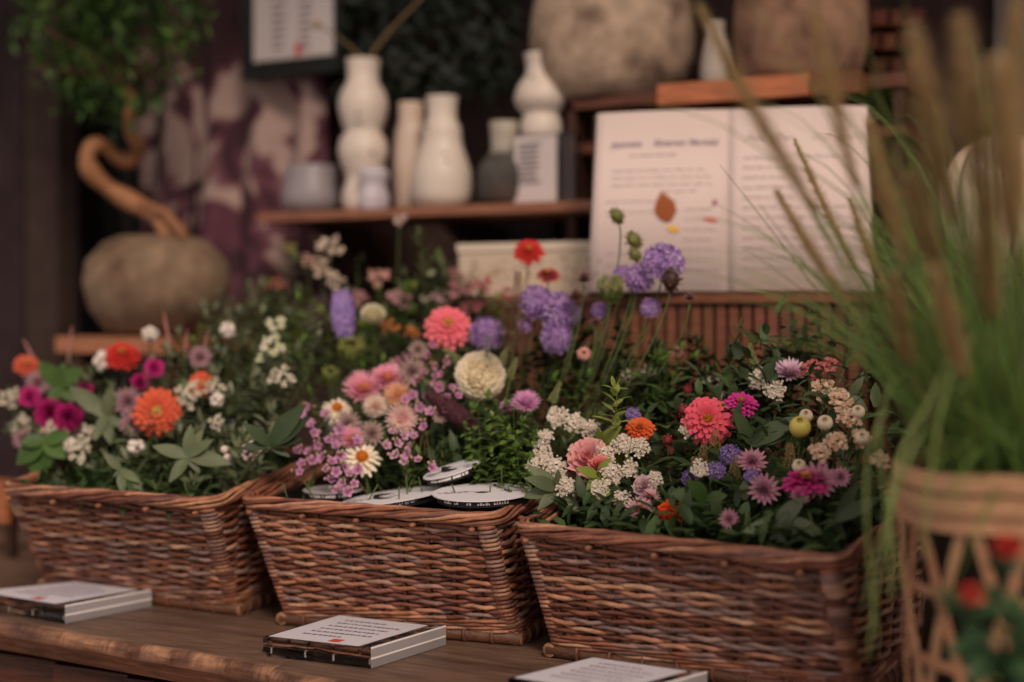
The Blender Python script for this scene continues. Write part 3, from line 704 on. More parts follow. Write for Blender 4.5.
# clear stand with card, vase on top
p0 = at(513, 195, 2.97); p1 = at(574, 195, 2.97); zt = at(540, 134, 2.97).z
r = empty('card_stand', ((p0.x+p1.x)/2, 3.02, SZ)); off = Vector(r.location); tag(r, 'clear block with a white card standing at the right shelf end', 'card stand')
block('clear_block', (p0.x, 2.98, SZ+.001), (p1.x, 3.10, zt), (1, 1, 1), M_glass, r, off)
p2 = at(556, 195, 2.97); block('card', (p0.x+.004, 2.968, SZ+.004), (p2.x, 2.977, zt-.004), hx('c8bab6'), M_paper, r, off)
mb = MB()
for k_ in range(8):
    p = at(519, 145+k_*5.4, 2.965); mb.box((p.x, 2.964, p.z), (p.x+U(.04, .06), 2.967, p.z+.004), hx('7d767a'))
shift(mb, off); mb.build('writing', M_paper, r, False)
vase(541, 54, 134, 3.03, [(19, 0), (21, .08), (20, .2), (18, .27), (25, .38), (27, .48), (23, .62), (16, .74), (15, .85), (17, 1)], 'white bottle vase with a round belly standing on the clear card stand', z=zt+.001, dots=1)
mb = MB(); p = at(312, 206, 3.04); k = depth(p)/FPX; mb.lathe(catmull([(18*k, 0), (28*k, .02), (31*k, .05), (27*k, .10), (24*k, .13)])+[(22*k, .13), (24*k, .02), (.002, .015)], n=26, col=hx('8a8284')); o = mb.build('glass_bowl', M_ceram, None, True, (p.x, p.y, SZ)); tag(o, 'greyish low glass bowl left of the tall gourd vase', 'bowl')
mb = MB(); p = at(373, 206, 2.95); k = depth(p)/FPX; mb.lathe(catmull([(13*k, 0), (15*k, .03), (12*k, .06), (15*k, .09), (12*k, .105)]), n=22, col=hx('b9afb6'), wob=.08); o = mb.build('candle_holder', M_ceram, None, True, (p.x, p.y, SZ)); tag(o, 'small crumpled silvery holder in front of the tall gourd vase', 'candle holder')
# dark leafy plant high behind
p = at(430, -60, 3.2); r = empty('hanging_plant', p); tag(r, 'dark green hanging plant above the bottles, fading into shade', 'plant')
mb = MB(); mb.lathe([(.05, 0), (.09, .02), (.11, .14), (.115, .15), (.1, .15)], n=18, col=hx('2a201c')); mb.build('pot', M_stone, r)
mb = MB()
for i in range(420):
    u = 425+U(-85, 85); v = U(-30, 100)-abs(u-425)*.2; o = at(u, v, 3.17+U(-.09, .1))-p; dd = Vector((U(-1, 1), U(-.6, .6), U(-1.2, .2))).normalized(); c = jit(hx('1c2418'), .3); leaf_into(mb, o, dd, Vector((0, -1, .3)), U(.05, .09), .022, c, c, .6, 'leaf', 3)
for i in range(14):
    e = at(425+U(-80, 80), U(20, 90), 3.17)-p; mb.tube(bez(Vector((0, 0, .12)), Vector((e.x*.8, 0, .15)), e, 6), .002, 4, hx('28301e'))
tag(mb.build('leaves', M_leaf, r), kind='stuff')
# shelf unit at the upper right with two stone pots
xa = at(535, 100, 3.0).x; xb = at(905, 100, 3.0).x; zu = at(600, 93, 3.0).z; y0_ = 3.02
r = empty('shelf_unit', ((xa+xb)/2, 3.15, 0)); off = Vector(r.location); tag(r, 'dark brown wooden shelf unit behind the open book', 'shelf unit')
for z_ in (zu-.03, zu-.135, zu-.27): block('shelf_board', (xa+.09, y0_, z_), (xb, 3.34, z_+.022), jit(hx('5a3424'), .12), M_board, r, off)
block('shelf_board', (xa-.06, 3.03, zu-.012), (xb, 3.34, zu), hx('54362a'), M_board, r, off)
for x in (xa+.07, xa+.33, xb-.03): block('side_panel', (x, y0_+.01, 0), (x+.022, 3.34, zu-.03), hx('40241a'), M_board, r, off)
block('side_panel', (xa+.09, 3.33, .3), (xb, 3.345, zu-.03), hx('2c1812'), M_board, r, off)
p0 = at(662, 107, 2.98); p1 = at(812, 107, 2.98); zb_ = at(720, 84, 2.98).z
p2 = at(862, 107, 2.98)
mb = MB(); mb.box((p0.x, 2.95, p0.z), (p1.x, 3.02, p0.z+.046), hx('b06a46')); o = mb.build('timber_board', M_board, None, False); tag(o, 'short orange-brown timber lying above the open book', 'board')
mb = MB(); mb.box((p1.x+.004, 2.96, p0.z), (p2.x, 3.02, p0.z+.046), hx('6e4028')); o = mb.build('timber_board', M_board, None, False); tag(o, 'darker brown timber butting the orange one on its right', 'board')
def stonepot(u, vb, y, hw, H, label, col, sq):
    p = at(u, vb, y); k = depth(p)/FPX; R = hw*k; h = H*k; r = empty('stone_pot', (p.x, p.y, zu)); tag(r, label, 'pot', 'large stone pots')
    mb = MB(); mb.lathe(catmull([(R*.72, 0), (R*.9, h*.1), (R*1.0, h*.33), (R*.97, h*.6), (R*.82, h*.85), (R*.6, h), (R*.55, h*1.04)]), n=40, col=hx(col), wob=.01); mb.build('body', M_stone, r)
    mb = MB(); mb.lathe([(R*.5, h*1.0), (R*.58, h*1.02), (R*.6, h*1.08), (R*.5, h*1.08), (R*.48, h*.9)], n=32, col=hx(col)); mb.build('rim', M_stone, r)
stonepot(612, 90, 3.15, 82, 150, 'large pale round stone pot on top of the shelf unit', 'a8917c', 1)
stonepot(800, 82, 3.15, 66, 150, 'large darker brown stone pot beside the shelf timber', '8a6a56', 1)
mb = MB(); p = at(716, 82, 3.1); mb.lathe(catmull([(.03, 0), (.038, .04), (.03, .1), (.02, .13), (.022, .16)]), n=20, col=hx('a59a90')); o = mb.build('small_vase', M_ceram, None, True, (p.x, p.y, zu)); tag(o, 'small greyish vase between the two large stone pots', 'vase')
# slatted bench carrying book and speckled box
ZB = .595; xc = at(452, 300, 2.72).x; xd = at(862, 300, 2.72).x
r = empty('slatted_crate', ((xc+xd)/2, 2.85, 0)); off = Vector(r.location); tag(r, 'reddish brown slatted wooden crate under the open book', 'crate')
block('top_board', (xc, 2.70, ZB-.018), (xd, 3.0, ZB), hx('7a4a34'), M_board, r, off)
n_ = 34
for k in range(n_):
    x = xc+(xd-xc)*k/n_; block('slat', (x+.002, 2.712, .02), (x+(xd-xc)/n_*.8, 2.722, ZB-.018), jit(hx('6e4432'), .25), M_board, r, off)
for z_ in (.12, .45): block('rail', (xc, 2.724, z_), (xd, 2.744, z_+.04), hx('5a3424'), M_board, r, off)
for x in (xc, xd-.03):
    for y_ in (2.745, 2.96): block('leg', (x, y_, 0), (x+.03, y_+.03, ZB-.018), hx('5a3424'), M_board, r, off)
p0 = at(463, 296, 2.86); p1 = at(600, 296, 2.86); zq = at(530, 245, 2.84).z
r = empty('speckled_box', ((p0.x+p1.x)/2, 2.9, ZB)); off = Vector(r.location); tag(r, 'cream speckled box on the crate beside the open book', 'box')
mb = MB(); mb.box((p0.x, 2.84, ZB), (p1.x, 2.985, zq-.012), hx('c9b6a0'))
shift(mb, off); mb.build('body', M_paper, r, False)
mb = MB(); mb.box((p0.x-.004, 2.836, zq-.012), (p1.x+.004, 2.989, zq+.006), hx('d6c6b2')); shift(mb, off); mb.build('lid', M_paper, r, False)
mb = MB()
for k in range(70):
    x = U(p0.x+.01, p1.x-.01); z_ = U(ZB+.03, zq-.03); mb.ball((x, 2.839, z_), U(.002, .0045), jit(hx('8a6a50'), .2), 6, 4, .7)
shift(mb, off); mb.build('dot_pattern', M_paper, r)
# open book leaning on its stand
def book():
    c = at(728, 296, 2.72); c.z = ZB; r = empty('open_book', c, math.radians(15)); tag(r, 'open book with handwritten pages and a pasted brown leaf, propped upright', 'book')
    k = depth(c)/FPX; W = 136*k/math.cos(math.radians(11)); H = (296-110)*k*1.03; tl = math.radians(12)
    Rm = Matrix.Rotation(-tl, 4, 'X')
    def pp(x, z, y=0):   # page space -> local
        ax = abs(x)/W; yy = -.007*math.sin(PI*min(1, ax*.9+.1))**.9-.003+y
        return Rm @ Vector((x*(1.02-.03*z/H), yy, z+.004))
    def sheet(name, x0, x1, z0, z1, col, m, y=0, n=14, th=.0):
        mb = MB(); vs = []
        for i in range(n+1):
            x = x0+(x1-x0)*i/n; vs += [pp(x, z0, y), pp(x, z1, y)]
        fs = [(2*i, 2*i+2, 2*i+3, 2*i+1) for i in range(n)]
        if th:
            b_ = len(vs); vs += [Rm @ (Rm.inverted() @ q+Vector((0, th, 0))) for q in vs]
            fs += [(b_+2*i+1, b_+2*i+3, b_+2*i+2, b_+2*i) for i in range(n)]+[(2*i+1, 2*i+3, b_+2*i+3, b_+2*i+1) for i in range(n)]+[(2*i, b_+2*i, b_+2*i+2, 2*i+2) for i in range(n)]
            fs += [(0, 1, b_+1, b_), (2*n, b_+2*n, b_+2*n+1, 2*n+1)]
        mb.add(vs, fs, col); return mb.build(name, m, r)
    mb = MB(); mb.box((-W-.006, .014, 0), (W+.006, .019, H+.006), hx('4a382c'), Rm); mb.build('cover', M_board, r, False)
    lp = sheet('page_block', -W, -.0003, 0, H, hx('d8c3bb'), M_paper, 0, 14, .012); rp = sheet('page_block', .0003, W, 0, H, hx('d9c4bd'), M_paper, 0, 14, .012)
    ink = hx('9a8c94')
    def text(name, x0, z0, x1, hgt, col, seed, wmin=.01, wmax=.03, th=.0011):
        rnd = random.Random(seed); mb = MB(); x = x0
        while x < x1:
            L = rnd.uniform(wmin, wmax); pts = []; n = max(3, int(L/(hgt*.45)))
            for i in range(n+1):
                pts.append(pp(x+L*i/n, z0+(hgt*(.5 if i % 2 else -.1))*rnd.uniform(.5, 1.25), -.0012))
            mb.tube(pts, th, 3, col, False); x += L+hgt*.9
        o = mb.build(name, M_paper, r); return o
    def word(t, x, z, size, col):
        cu = bpy.data.curves.new('t', 'FONT'); cu.body = t; cu.size = size*.72; cu.offset = .0004; ob = bpy.data.objects.new('t', cu); COL.objects.link(ob)
        bpy.context.view_layer.update(); me = bpy.data.meshes.new_from_object(ob.evaluated_get(bpy.context.evaluated_depsgraph_get())); bpy.data.objects.remove(ob)
        mb = MB(); mb.add([pp(x+q.co.x+q.co.y*.22, z+q.co.y, -.0015) for q in me.vertices], [tuple(f.vertices) for f in me.polygons], col); mb.build('title', M_paper, r, False)
    word('Japanese', -W*.88, H*.80, .026, ink); word('Bloemen', -W*.56, H*.80, .026, ink); word('Markdal', -W*.30, H*.80, .026, ink)
    text('handwriting', -W*.74, H*.745, -W*.42, .006, ink, 3, th=.0009)
    for i in range(3): text('handwriting', -W*.86, H*(.66-.04*i), -W*.16, .006, hx('a89a9c'), 10+i, th=.0008)
    text('handwriting', -W*.5, H*.54, -W*.22, .007, ink, 5, th=.0008)
    for i in range(2): text('handwriting', -W*.9, H*(.49-.06*i), -W*.42, .006, hx('a89a9c'), 20+i, th=.0007)
    for i in range(7): text('handwriting', -W*.32, H*(.44-.055*i), -W*.12, .005, hx('a89a9c'), 30+i, th=.0007)
    for i in range(3): text('handwriting', -W*.88, H*(.2-.06*i), -W*.4, .006, hx('a89a9c'), 40+i, th=.0007)
    text('handwriting', W*.12, H*.82, W*.42, .022, ink, 50, .03, .05, .0013); text('handwriting', W*.6, H*.82, W*.85, .022, hx('a89a9c'), 51, .03, .05, .0012)
    for i in range(12): text('handwriting', W*.1, H*(.72-.055*i), W*(.45 if i in (1, 2, 3, 4) else .86), .006, hx('9a8c94'), 60+i, th=.0008)
    # pasted leaf
    def leafpic(name, x, z, L, W_, ang, c0, c1):
        mb = MB(); vs = []; n = 10; cs = []
        for i in range(n+1):
            t = i/n; wd = W_*math.sin(PI*min(1, t*.98+.02))**.75*(1.15-.4*t)
            for s_ in (-1, 0, 1):
                lx = s_*wd/2; lz = L*t-L/2; vs.append(pp(x+lx*math.cos(ang)-lz*math.sin(ang), z+lx*math.sin(ang)+lz*math.cos(ang), -.003)); cs.append(jit(mix(hx(c0), hx(c1), t), .1))
        mb.add(vs, [(3*i+a, 3*i+a+1, 3*i+4+a, 3*i+3+a) for i in range(n) for a in (0, 1)], cs); mb.build(name, M_paper, r)
    leafpic('pasted_leaf', -W*.46, H*.455, H*.17, W*.16, .25, '8a4a2a', '9c5a34'); leafpic('pasted_leaf', -W*.40, H*.335, H*.07, W*.05, 1.25, 'd8a030', 'e0b048')
    leafpic('red_mark', -W*.13, H*.385, W*.12, W*.025, 1.4, 'c8484a', 'd05a58'); leafpic('red_mark', -W*.10, H*.48, W*.05, W*.04, 0, 'a06a78', 'a8707c')
    mb = MB(); mb.box((-W*.25, .02, -.0), (W*.25, .026, H*.7), hx('3a261c'), Rm); mb.add([Vector((-.02, .05, 0)), Vector((.02, .05, 0)), Vector((.02, .20, 0)), Vector((-.02, .20, 0)), Rm @ Vector((-.02, .026, H*.6)), Rm @ Vector((.02, .026, H*.6))], [(3, 2, 1, 0), (0, 1, 5, 4), (2, 3, 4, 5), (1, 2, 5), (3, 0, 4)], hx('3a261c')); mb.build('stand', M_board, r, False)
book()
# wooden crate glimpsed left of the left basket
p = at(6, 500, 2.32); z1 = p.z; z0 = at(6, 524, 2.32).z
r = empty('low_crate', (p.x-.2, 2.45, 0)); off = Vector(r.location); tag(r, 'orange-brown wooden crate peeking out left of the left basket', 'crate')
block('side_board', (p.x-.4, 2.32, z0), (p.x+.002, 2.335, z1), hx('a0603c'), M_board, r, off); block('side_board', (p.x-.4, 2.60, z0), (p.x+.002, 2.615, z1), hx('a0603c'), M_board, r, off)
for x in (p.x-.4, p.x-.02):
    for y_ in (2.335, 2.58): block('corner_block', (x, y_, 0), (x+.02, y_+.02, z1), hx('3a241a'), M_board, r, off)
block('end_board', (p.x-.018, 2.336, z0), (p.x, 2.60, z1), hx('8a5234'), M_board, r, off)
# cream lobed ceramic far right
p = at(1004, 262, 2.75); k = depth(p)/FPX
mb = MB(); prof = catmull([(30, 0), (50, 18), (60, 50), (60, 82), (48, 106), (30, 120), (14, 126), (4, 127)]); n = 72; vs = []; cs = []
for (q, z_) in prof:
    for i in range(n):
        t = 2*PI*i/n; f = 1-.2*(1-abs(math.cos(3*t))**.45); vs.append(Vector((q*k*f*math.cos(t), q*k*f*math.sin(t), z_*k))); cs.append(mix(hx('d2b9a2'), hx('4a3226'), 1 if abs(math.cos(3*t)) < .12 else 0))
m_ = len(prof); mb.add(vs, [(i*n+j, i*n+(j+1) % n, (i+1)*n+(j+1) % n, (i+1)*n+j) for i in range(m_-1) for j in range(n)]+[tuple(range(n-1, -1, -1))], cs)
r = empty('lobed_jar', (p.x, p.y, p.z), .3); tag(r, 'cream lobed ceramic jar with dark grooves behind the tall grass', 'jar'); mb.build('body', M_ceram, r)
mb = MB(); mb.tube([(0, 0, 120*k), (.005, 0, 134*k), (.012, 0, 142*k)], [.012, .009, .007], 8, hx('6a4c38')); mb.build('lid_knob', M_ceram, r)
r2 = empty('plinth', (p.x, p.y, 0)); tag(r2, 'dark wooden plinth under the cream lobed jar', 'plinth')
block('top_board', (-.14, -.12, p.z-.025), (.3, .14, p.z), hx('4a3024'), M_board, r2)
for x in (-.13, .26):
    for y_ in (-.11, .1): block('leg', (x, y_, 0), (x+.03, y_+.03, p.z-.025), hx('3a241a'), M_board, r2)

# ------------------------------------------------------------------ bamboo planter with fountain grass
PT = 1.72; PC = CAM+FW*PT+RT*((1036-512)/FPX*PT); PR = .162; PZ = CZ-(474-HOR)/FPX*1.66
pr_ = empty('bamboo_planter', (PC.x, PC.y, 0)); tag(pr_, 'open-weave bamboo basket planter at the right edge holding tall grass', 'planter')
BCOL = [hx(c) for c in ('b98a66', 'c4956f', 'ae7f5c', 'a87858')]
def rad(z): t = z/PZ; return PR*(.90+.10*t) if t < .9 else PR*(.99+.03*math.sin((t-.9)*31))
def strip(mb, pts, nrm, wd, th, col):
    vs = []; fs = []
    for i, (p, n_) in enumerate(zip(pts, nrm)):
        d = (pts[min(i+1, len(pts)-1)]-pts[max(i-1, 0)]).normalized(); s_ = n_.cross(d).normalized()
        for a, b in ((-1, 0), (1, 0), (1, 1), (-1, 1)): vs.append(p+s_*(wd/2*a)+n_*(th*b))
    for i in range(len(pts)-1):
        for k in range(4): fs.append((i*4+k, i*4+(k+1) % 4, i*4+4+(k+1) % 4, i*4+4+k))
    fs += [(3, 2, 1, 0), tuple(len(vs)-4+k for k in range(4))]
    mb.add(vs, fs, col)
def cyl(a, z, e=0): return Vector(((rad(z)+e)*math.cos(a), (rad(z)+e)*math.sin(a), z)), Vector((math.cos(a), math.sin(a), 0))
for (z, wd, e) in ((PZ-.005, .022, .006), (PZ-.030, .020, .009), (PZ-.052, .022, .005), (.225, .012, .003), (.140, .012, .003), (.06, .014, .003), (.012, .022, .004)):
    mb = MB(); q = [cyl(2*PI*i/60, z+.002*math.sin(i*.6), e) for i in range(61)]; strip(mb, [a for a, b in q], [b for a, b in q], wd, .0022, jit(random.choice(BCOL), .06)); mb.build('hoop', M_bamboo, pr_, False)
for dr in (1, -1):
    mb = MB()
    for i in range(13):
        a0 = 2*PI*i/13; q = [cyl(a0+dr*.62*t/8, (PZ-.04)*(1-t/8)+.01, .000+.0024*(dr > 0)+.001*((t+i) % 2)) for t in range(9)]; strip(mb, [a for a, b in q], [b for a, b in q], .0135, .0018, jit(random.choice(BCOL), .08))
    mb.build('diagonal_strip', M_bamboo, pr_, False)
mb = MB(); mb.lathe([(PR*.80, .003), (PR*.84, PZ*.85), (PR*.84, PZ*.9), (PR*.76, PZ*.9), (PR*.72, PZ*.86), (.005, PZ*.86)], n=30, col=hx('1a1512')); mb.build('inner_pot', M_dark, pr_)
gr = empty('fountain_grass', (PC.x, PC.y, PZ*.86)); tag(gr, 'tall green fountain grass with fuzzy tan plumes in the bamboo planter', 'grass plant')
GO = Vector(gr.location); mb = MB()
def blade(mb, b, c, e, wd, c0, c1, n=9):
    pts = bez(b, c, e, n); vs = []; cs = []
    side = (e-b).cross(Vector((0, 0, 1))); side = side.normalized() if side.length > 1e-4 else Vector((1, 0, 0)); a = U(0, PI); 
    for i, p in enumerate(pts):
        t = i/n; d = (pts[min(i+1, n)]-pts[max(0, i-1)]).normalized(); s_ = (side*math.cos(a)+d.cross(side)*math.sin(a)); s_ = (s_-d*s_.dot(d)).normalized(); w_ = wd*(1-t)**.6*.5*(min(1, .5+t*2))
        nn = d.cross(s_)*w_*.35; vs += [p-s_*w_+nn, p, p+s_*w_+nn]; cs += [mix(c0, c1, t)]*3
    fs = []
    for i in range(n): fs += [(3*i, 3*i+3, 3*i+4, 3*i+1), (3*i+1, 3*i+4, 3*i+5, 3*i+2)]
    mb.add(vs, fs, cs)
for i in range(1150):
    a = U(0, 2*PI); q = math.sqrt(random.random())*.11; b = Vector((q*math.cos(a), q*math.sin(a), 0)); out = U(.05, .40)*(1 if random.random() < .75 else .5); az = a+U(-.5, .5)
    h = U(.12, .34) if random.random() < .82 else U(.3, .6); dr = random.random()
    e = b+Vector((out*math.cos(az), out*math.sin(az), h-(.32*dr if dr > .6 else 0)*out/.3)); c = b.lerp(e, .35)+Vector((0, 0, h*.62))
    if e.z < -.02 and random.random() < .8: e.z = U(0, .1)
    q_ = e+GO-CAM; m2 = (b+2*c+e)/4+GO-CAM
    if any(512+FPX*x.dot(RT)/x.dot(FW) < 868 and HOR-FPX*x.z/x.dot(FW) > 345 for x in (q_, m2)): continue
    c0 = jit(mix(hx('4a6a30'), hx('6a8a40'), random.random()), .2); blade(mb, b, c, e, U(.003, .0055), c0, mix(c0, hx('8a9a58'), .5))
tag(mb.build('blades', M_leaf, gr), kind='stuff')
def toGO(u, v, t):
    return CAM+FW*t+RT*((u-512)/FPX*t)-Vector((0, 0, (v-HOR)/FPX*t))-GO
for (u, v, um, vm, t, lab) in ((868, 660, 905, 470, 1.62, 0), (892, 600, 900, 455, 1.60, 0), (905, 590, 880, 420, 1.63, 0), (862, 610, 920, 440, 1.66, 0), (925, 560, 950, 380, 1.56, 0), (878, 640, 870, 450, 1.64, 0), (884, 520, 930, 400, 1.58, 0)):
    b = Vector((U(-.1, -.05), U(-.06, 0), 0)); m_ = MB(); pts = [b, toGO(um+30, vm-40, t+.03), toGO(um, vm, t), toGO((u+um)/2-6, (v+vm)/2, t), toGO(u, v, t)]
    cc = catmull_pts = []
    for i in range(4):
        g = lambda q: pts[max(0, min(4, q))]; A, B_, C_, D_ = g(i-1), g(i), g(i+1), g(i+2)
        for k in range(5): s_ = k/5; cc.append(.5*((2*B_)+(C_-A)*s_+(2*A-5*B_+4*C_-D_)*s_*s_+(-A+3*B_-3*C_+D_)*s_**3))
    cc.append(pts[4]); vs = []; n = len(cc)-1; vv = RT
    for i, p_ in enumerate(cc): w_ = .0022*(1-i/n)**.4+.0004; vs += [p_-vv*w_+FW*.001, p_, p_+vv*w_+FW*.001]
    fs = []
    for i in range(n): fs += [(3*i, 3*i+3, 3*i+4, 3*i+1), (3*i+1, 3*i+4, 3*i+5, 3*i+2)]
    m_.add(vs, fs, jit(hx('78864a'), .2)); m_.build('drooping_blade', M_leaf, gr)
# plumes: (stalk bottom px, tip px, plume half length px, width px, distance)
for (u0, v0, u1, v1, w_, t) in ((905, 420, 776, 190, 16, 1.9), (930, 400, 870, 120, 26, 1.62), (900, 400, 700, 8, 26, 1.55), (880, 360, 810, -10, 24, 1.5), (960, 380, 912, 175, 24, 1.45), (970, 380, 915, 30, 34, 1.35),
                                (1000, 380, 960, 20, 36, 1.3), (1010, 380, 1000, 60, 40, 1.3), (930, 440, 850, 200, 14, 2.0), (990, 470, 935, 270, 22, 1.4), (1020, 400, 1015, -20, 34, 1.35), (920, 430, 795, 140, 12, 2.05), (905, 440, 895, 275, 18, 1.5), (990, 430, 985, 190, 30, 1.42)):
    b = Vector((U(-.09, .09), U(-.09, .05), 0)); tip = toGO(u1, v1, t); mid = toGO(u0, v0, (t+1.72)/2); path = bez(b, mid, tip, 14); i0 = 10
    pe = empty('plume_stalk', (0, 0, 0)); pe.parent = gr
    m_ = MB(); m_.tube(path, [.0016]*15, 5, jit(hx('7a8444'), .1)); m_.build('stalk', M_leaf, pe)
    m_ = MB(); sub = path[i0:]; W_ = 1.75*w_*t/FPX
    for k in range(1100):
        f = random.random()*(len(sub)-1); i = int(min(f, len(sub)-2)); o = sub[i].lerp(sub[i+1], f-i); d = (sub[i+1]-sub[i]).normalized(); tt = f/(len(sub)-1)
        s_ = d.orthogonal().normalized(); s_ = Quaternion(d, U(0, 2*PI)) @ s_; L = W_*.62*(math.sin(PI*(.1+.84*tt))**.6)*U(.6, 1.15); e = o+(s_+d*.9).normalized()*L; q = d.cross(s_)*.0008
        m_.add([o-q, o+q, e], [(0, 1, 2)], jit(mix(hx('b8986a'), hx('e0c89c'), random.random()), .15))
    m_.tube(sub, [W_*.09*math.sin(PI*(.1+.85*i/(len(sub)-1)))+.0006 for i in range(len(sub))], 5, hx('b09468')); m_.build('plume', M_plume, pe)
for (u, v, um, vm, t) in ((700, 0, 800, 250, 1.9), (718, 205, 800, 225, 2.0), (745, 250, 800, 262, 2.0), (720, 165, 790, 260, 2.1), (760, 205, 790, 260, 1.95), (690, -10, 770, 160, 1.8), (745, -5, 850, 120, 1.7), (855, 0, 880, 220, 1.6), (905, 0, 905, 200, 1.6)):
    m_ = MB(); m_.tube(bez(Vector((U(-.1, 0), U(-.05, .05), 0)), toGO(um+40, vm+40, (t+1.7)/2), toGO(u, v, t), 12), [.0014]*8+[.0011, .0009, .0008, .0006, .0004], 4, jit(hx('7c8048'), .15)); m_.build('thin_stalk', M_leaf, gr)
# red berried shrub in the lower right corner
sh = empty('rose_shrub', toGO(1050, 760, 1.36)+GO); sh.location.z = -.12; tag(sh, 'leafy shrub with two small red blooms in front of the bamboo planter', 'shrub'); SO = Vector(sh.location)
m_ = MB(); st = MB(); hub = toGO(1030, 690, 1.38)+GO-SO
for (u, v, t) in ((965, 600, 1.42), (1005, 555, 1.42), (985, 640, 1.40), (1015, 610, 1.38), (1000, 575, 1.43), (975, 660, 1.40), (1018, 650, 1.37), (1022, 680, 1.36)):
    e = toGO(u, v, t)+GO-SO; pts = bez(Vector((0, 0, 0)), hub, e, 8); st.tube(pts, .0016, 5, hx('4a4a30'))
    for k in range(6):
        o = pts[8-k//2] + Vector((U(-.012, .012), U(-.012, .012), U(-.015, .01))); c = jit(hx('2f4a2a'), .2); leaf_into(m_, o, Vector((U(-1, 1), U(-.6, .3), U(-.6, .4))), Vector((0, -.5, 1)), U(.025, .04), U(.018, .026), c, jit(c, .1), .4)
m_.build('leaves', M_leaf, sh); st.build('stems', M_leaf, sh)
for (u, v, t, rr) in ((972, 596, 1.41, 11), (1008, 549, 1.41, 13)):
    for (pn, me, _) in tpl('redbloom', lambda: k_carn('a02828', 'c04038', 'c8a060')):
        o = put('bloom' if pn == 'petals' else 'bloom_centre', me, sh, toGO(u, v, t)+GO-SO); orient(o, facing(toGO(u, v, t)+GO, .6), 0, rr*t/FPX)

# ------------------------------------------------------------------ card collars in cups on the middle basket
def collar(u, v, hw, dy, tilt, az, label, col='d9d4d6'):
    p = at(u, v, PY(u, v, 2)+dy); R = hw*depth(p)/FPX; r = empty('flower_cup', (p.x, p.y, .186)); tag(r, label, 'flower cup', 'cups with card collars in the middle basket'); h = p.z-.186
    mb = MB(); mb.lathe([(R*.30, 0), (R*.32, h*.5), (R*.36, h-.006), (R*.32, h-.006), (R*.28, .005), (.002, .005)], n=24, col=hx('1d1b1b')); mb.build('cup', M_dark, r)
    q = Quaternion((math.cos(az), math.sin(az), 0), tilt); c0 = Vector((0, 0, h+R*math.sin(tilt)*.6))
    mb = MB(); vs = []; n = 48
    for z in (-.001, .001):
        for (rr) in (R*.16, R):
            for i in range(n): t = 2*PI*i/n; vs.append(c0+q @ Vector((rr*math.cos(t), rr*math.sin(t), z)))
    fs = []
    for i in range(n):
        j = (i+1) % n; fs += [(i, n+i, n+j, j), (2*n+i, 2*n+j, 3*n+j, 3*n+i), (n+i, 3*n+i, 3*n+j, n+j), (i, j, 2*n+j, 2*n+i)]
    mb.add(vs, fs, hx(col)); mb.build('card_collar', M_paper, r, False)
    mb = MB()
    for i in range(26):
        t = -PI/2+YAW-.9+i*.06
        if random.random() < .75:
            a = c0+q @ Vector((R*.9*math.cos(t), R*.9*math.sin(t), -.006)); mb.box((-.0018, -.0008, -.002), (U(.0005, .002), .0008, .003), hx('e0dcd8'), Matrix.Translation(a) @ Matrix.Rotation(t+PI/2, 4, 'Z'))
    mb.build('white_lettering', M_paper, r, False)
    mb = MB(); vs = []
    for i in range(n):
        t = 2*PI*i/n
        for (rr, z) in ((R*.91, -.012), (R*.91, -.001)): vs.append(c0+q @ Vector((rr*math.cos(t), rr*math.sin(t), z)))
    mb.add(vs, [(2*i, 2*((i+1) % n), 2*((i+1) % n)+1, 2*i+1) for i in range(n)], hx('1c1a1a')); mb.build('dark_band', M_dark, r)
    mb = MB()
    for k in range(5):
        pts = [c0+q @ Vector((R*(-.75+.1*k)+.004*j, R*(-.45+.08*k)+U(-.002, .002), .0018)) for j in range(6)]; mb.tube(pts, .0005, 3, hx('a08c90'))
    mb.build('handwriting', M_paper, r)
collar(482, 494, 50, .02, .06, 0, 'flower cup with a white round card collar near the middle basket right corner')
collar(392, 492, 52, .03, -.14, PI/2+YAW, 'flower cup with a tilted white card collar at the centre of the middle basket rim')
collar(452, 464, 30, .02, -.3, PI/2+YAW+.3, 'flower cup with a white card collar showing behind the mint stems')
collar(333, 490, 30, .06, .02, 0, 'flower cup with a greyish card collar at the middle basket left end', 'a8a0a0')

# ------------------------------------------------------------------ flowers, one by one
Zc = ('e0574c', 'f0706a', 'e8b24a', 'a85a28')
def Z(c0, c1, ca='e2b04a', cb='8a4a26'): return lambda: k_zinnia(c0, c1, ca, cb)
cor = Z('dc5064', 'f2808a'); org = Z('c44430', 'e26a4a', 'e0c070', 'b8842e'); red = Z('b02420', 'd23c36', 'd8a040', '7a2a18'); pnk = Z('d23e54', 'f0687a', 'd88a2e', '9a5224'); mag = Z('b02470', 'd8449a', 'd88a3e', '8a3a30')
cream = lambda: k_pom('f2e6cc', 'fbf2e2', 'eee0ba'); creamd = lambda: k_daisy('e2d2b4', 'f0e6d2', 'd8c070', 'c8a850', .2)
F = flower
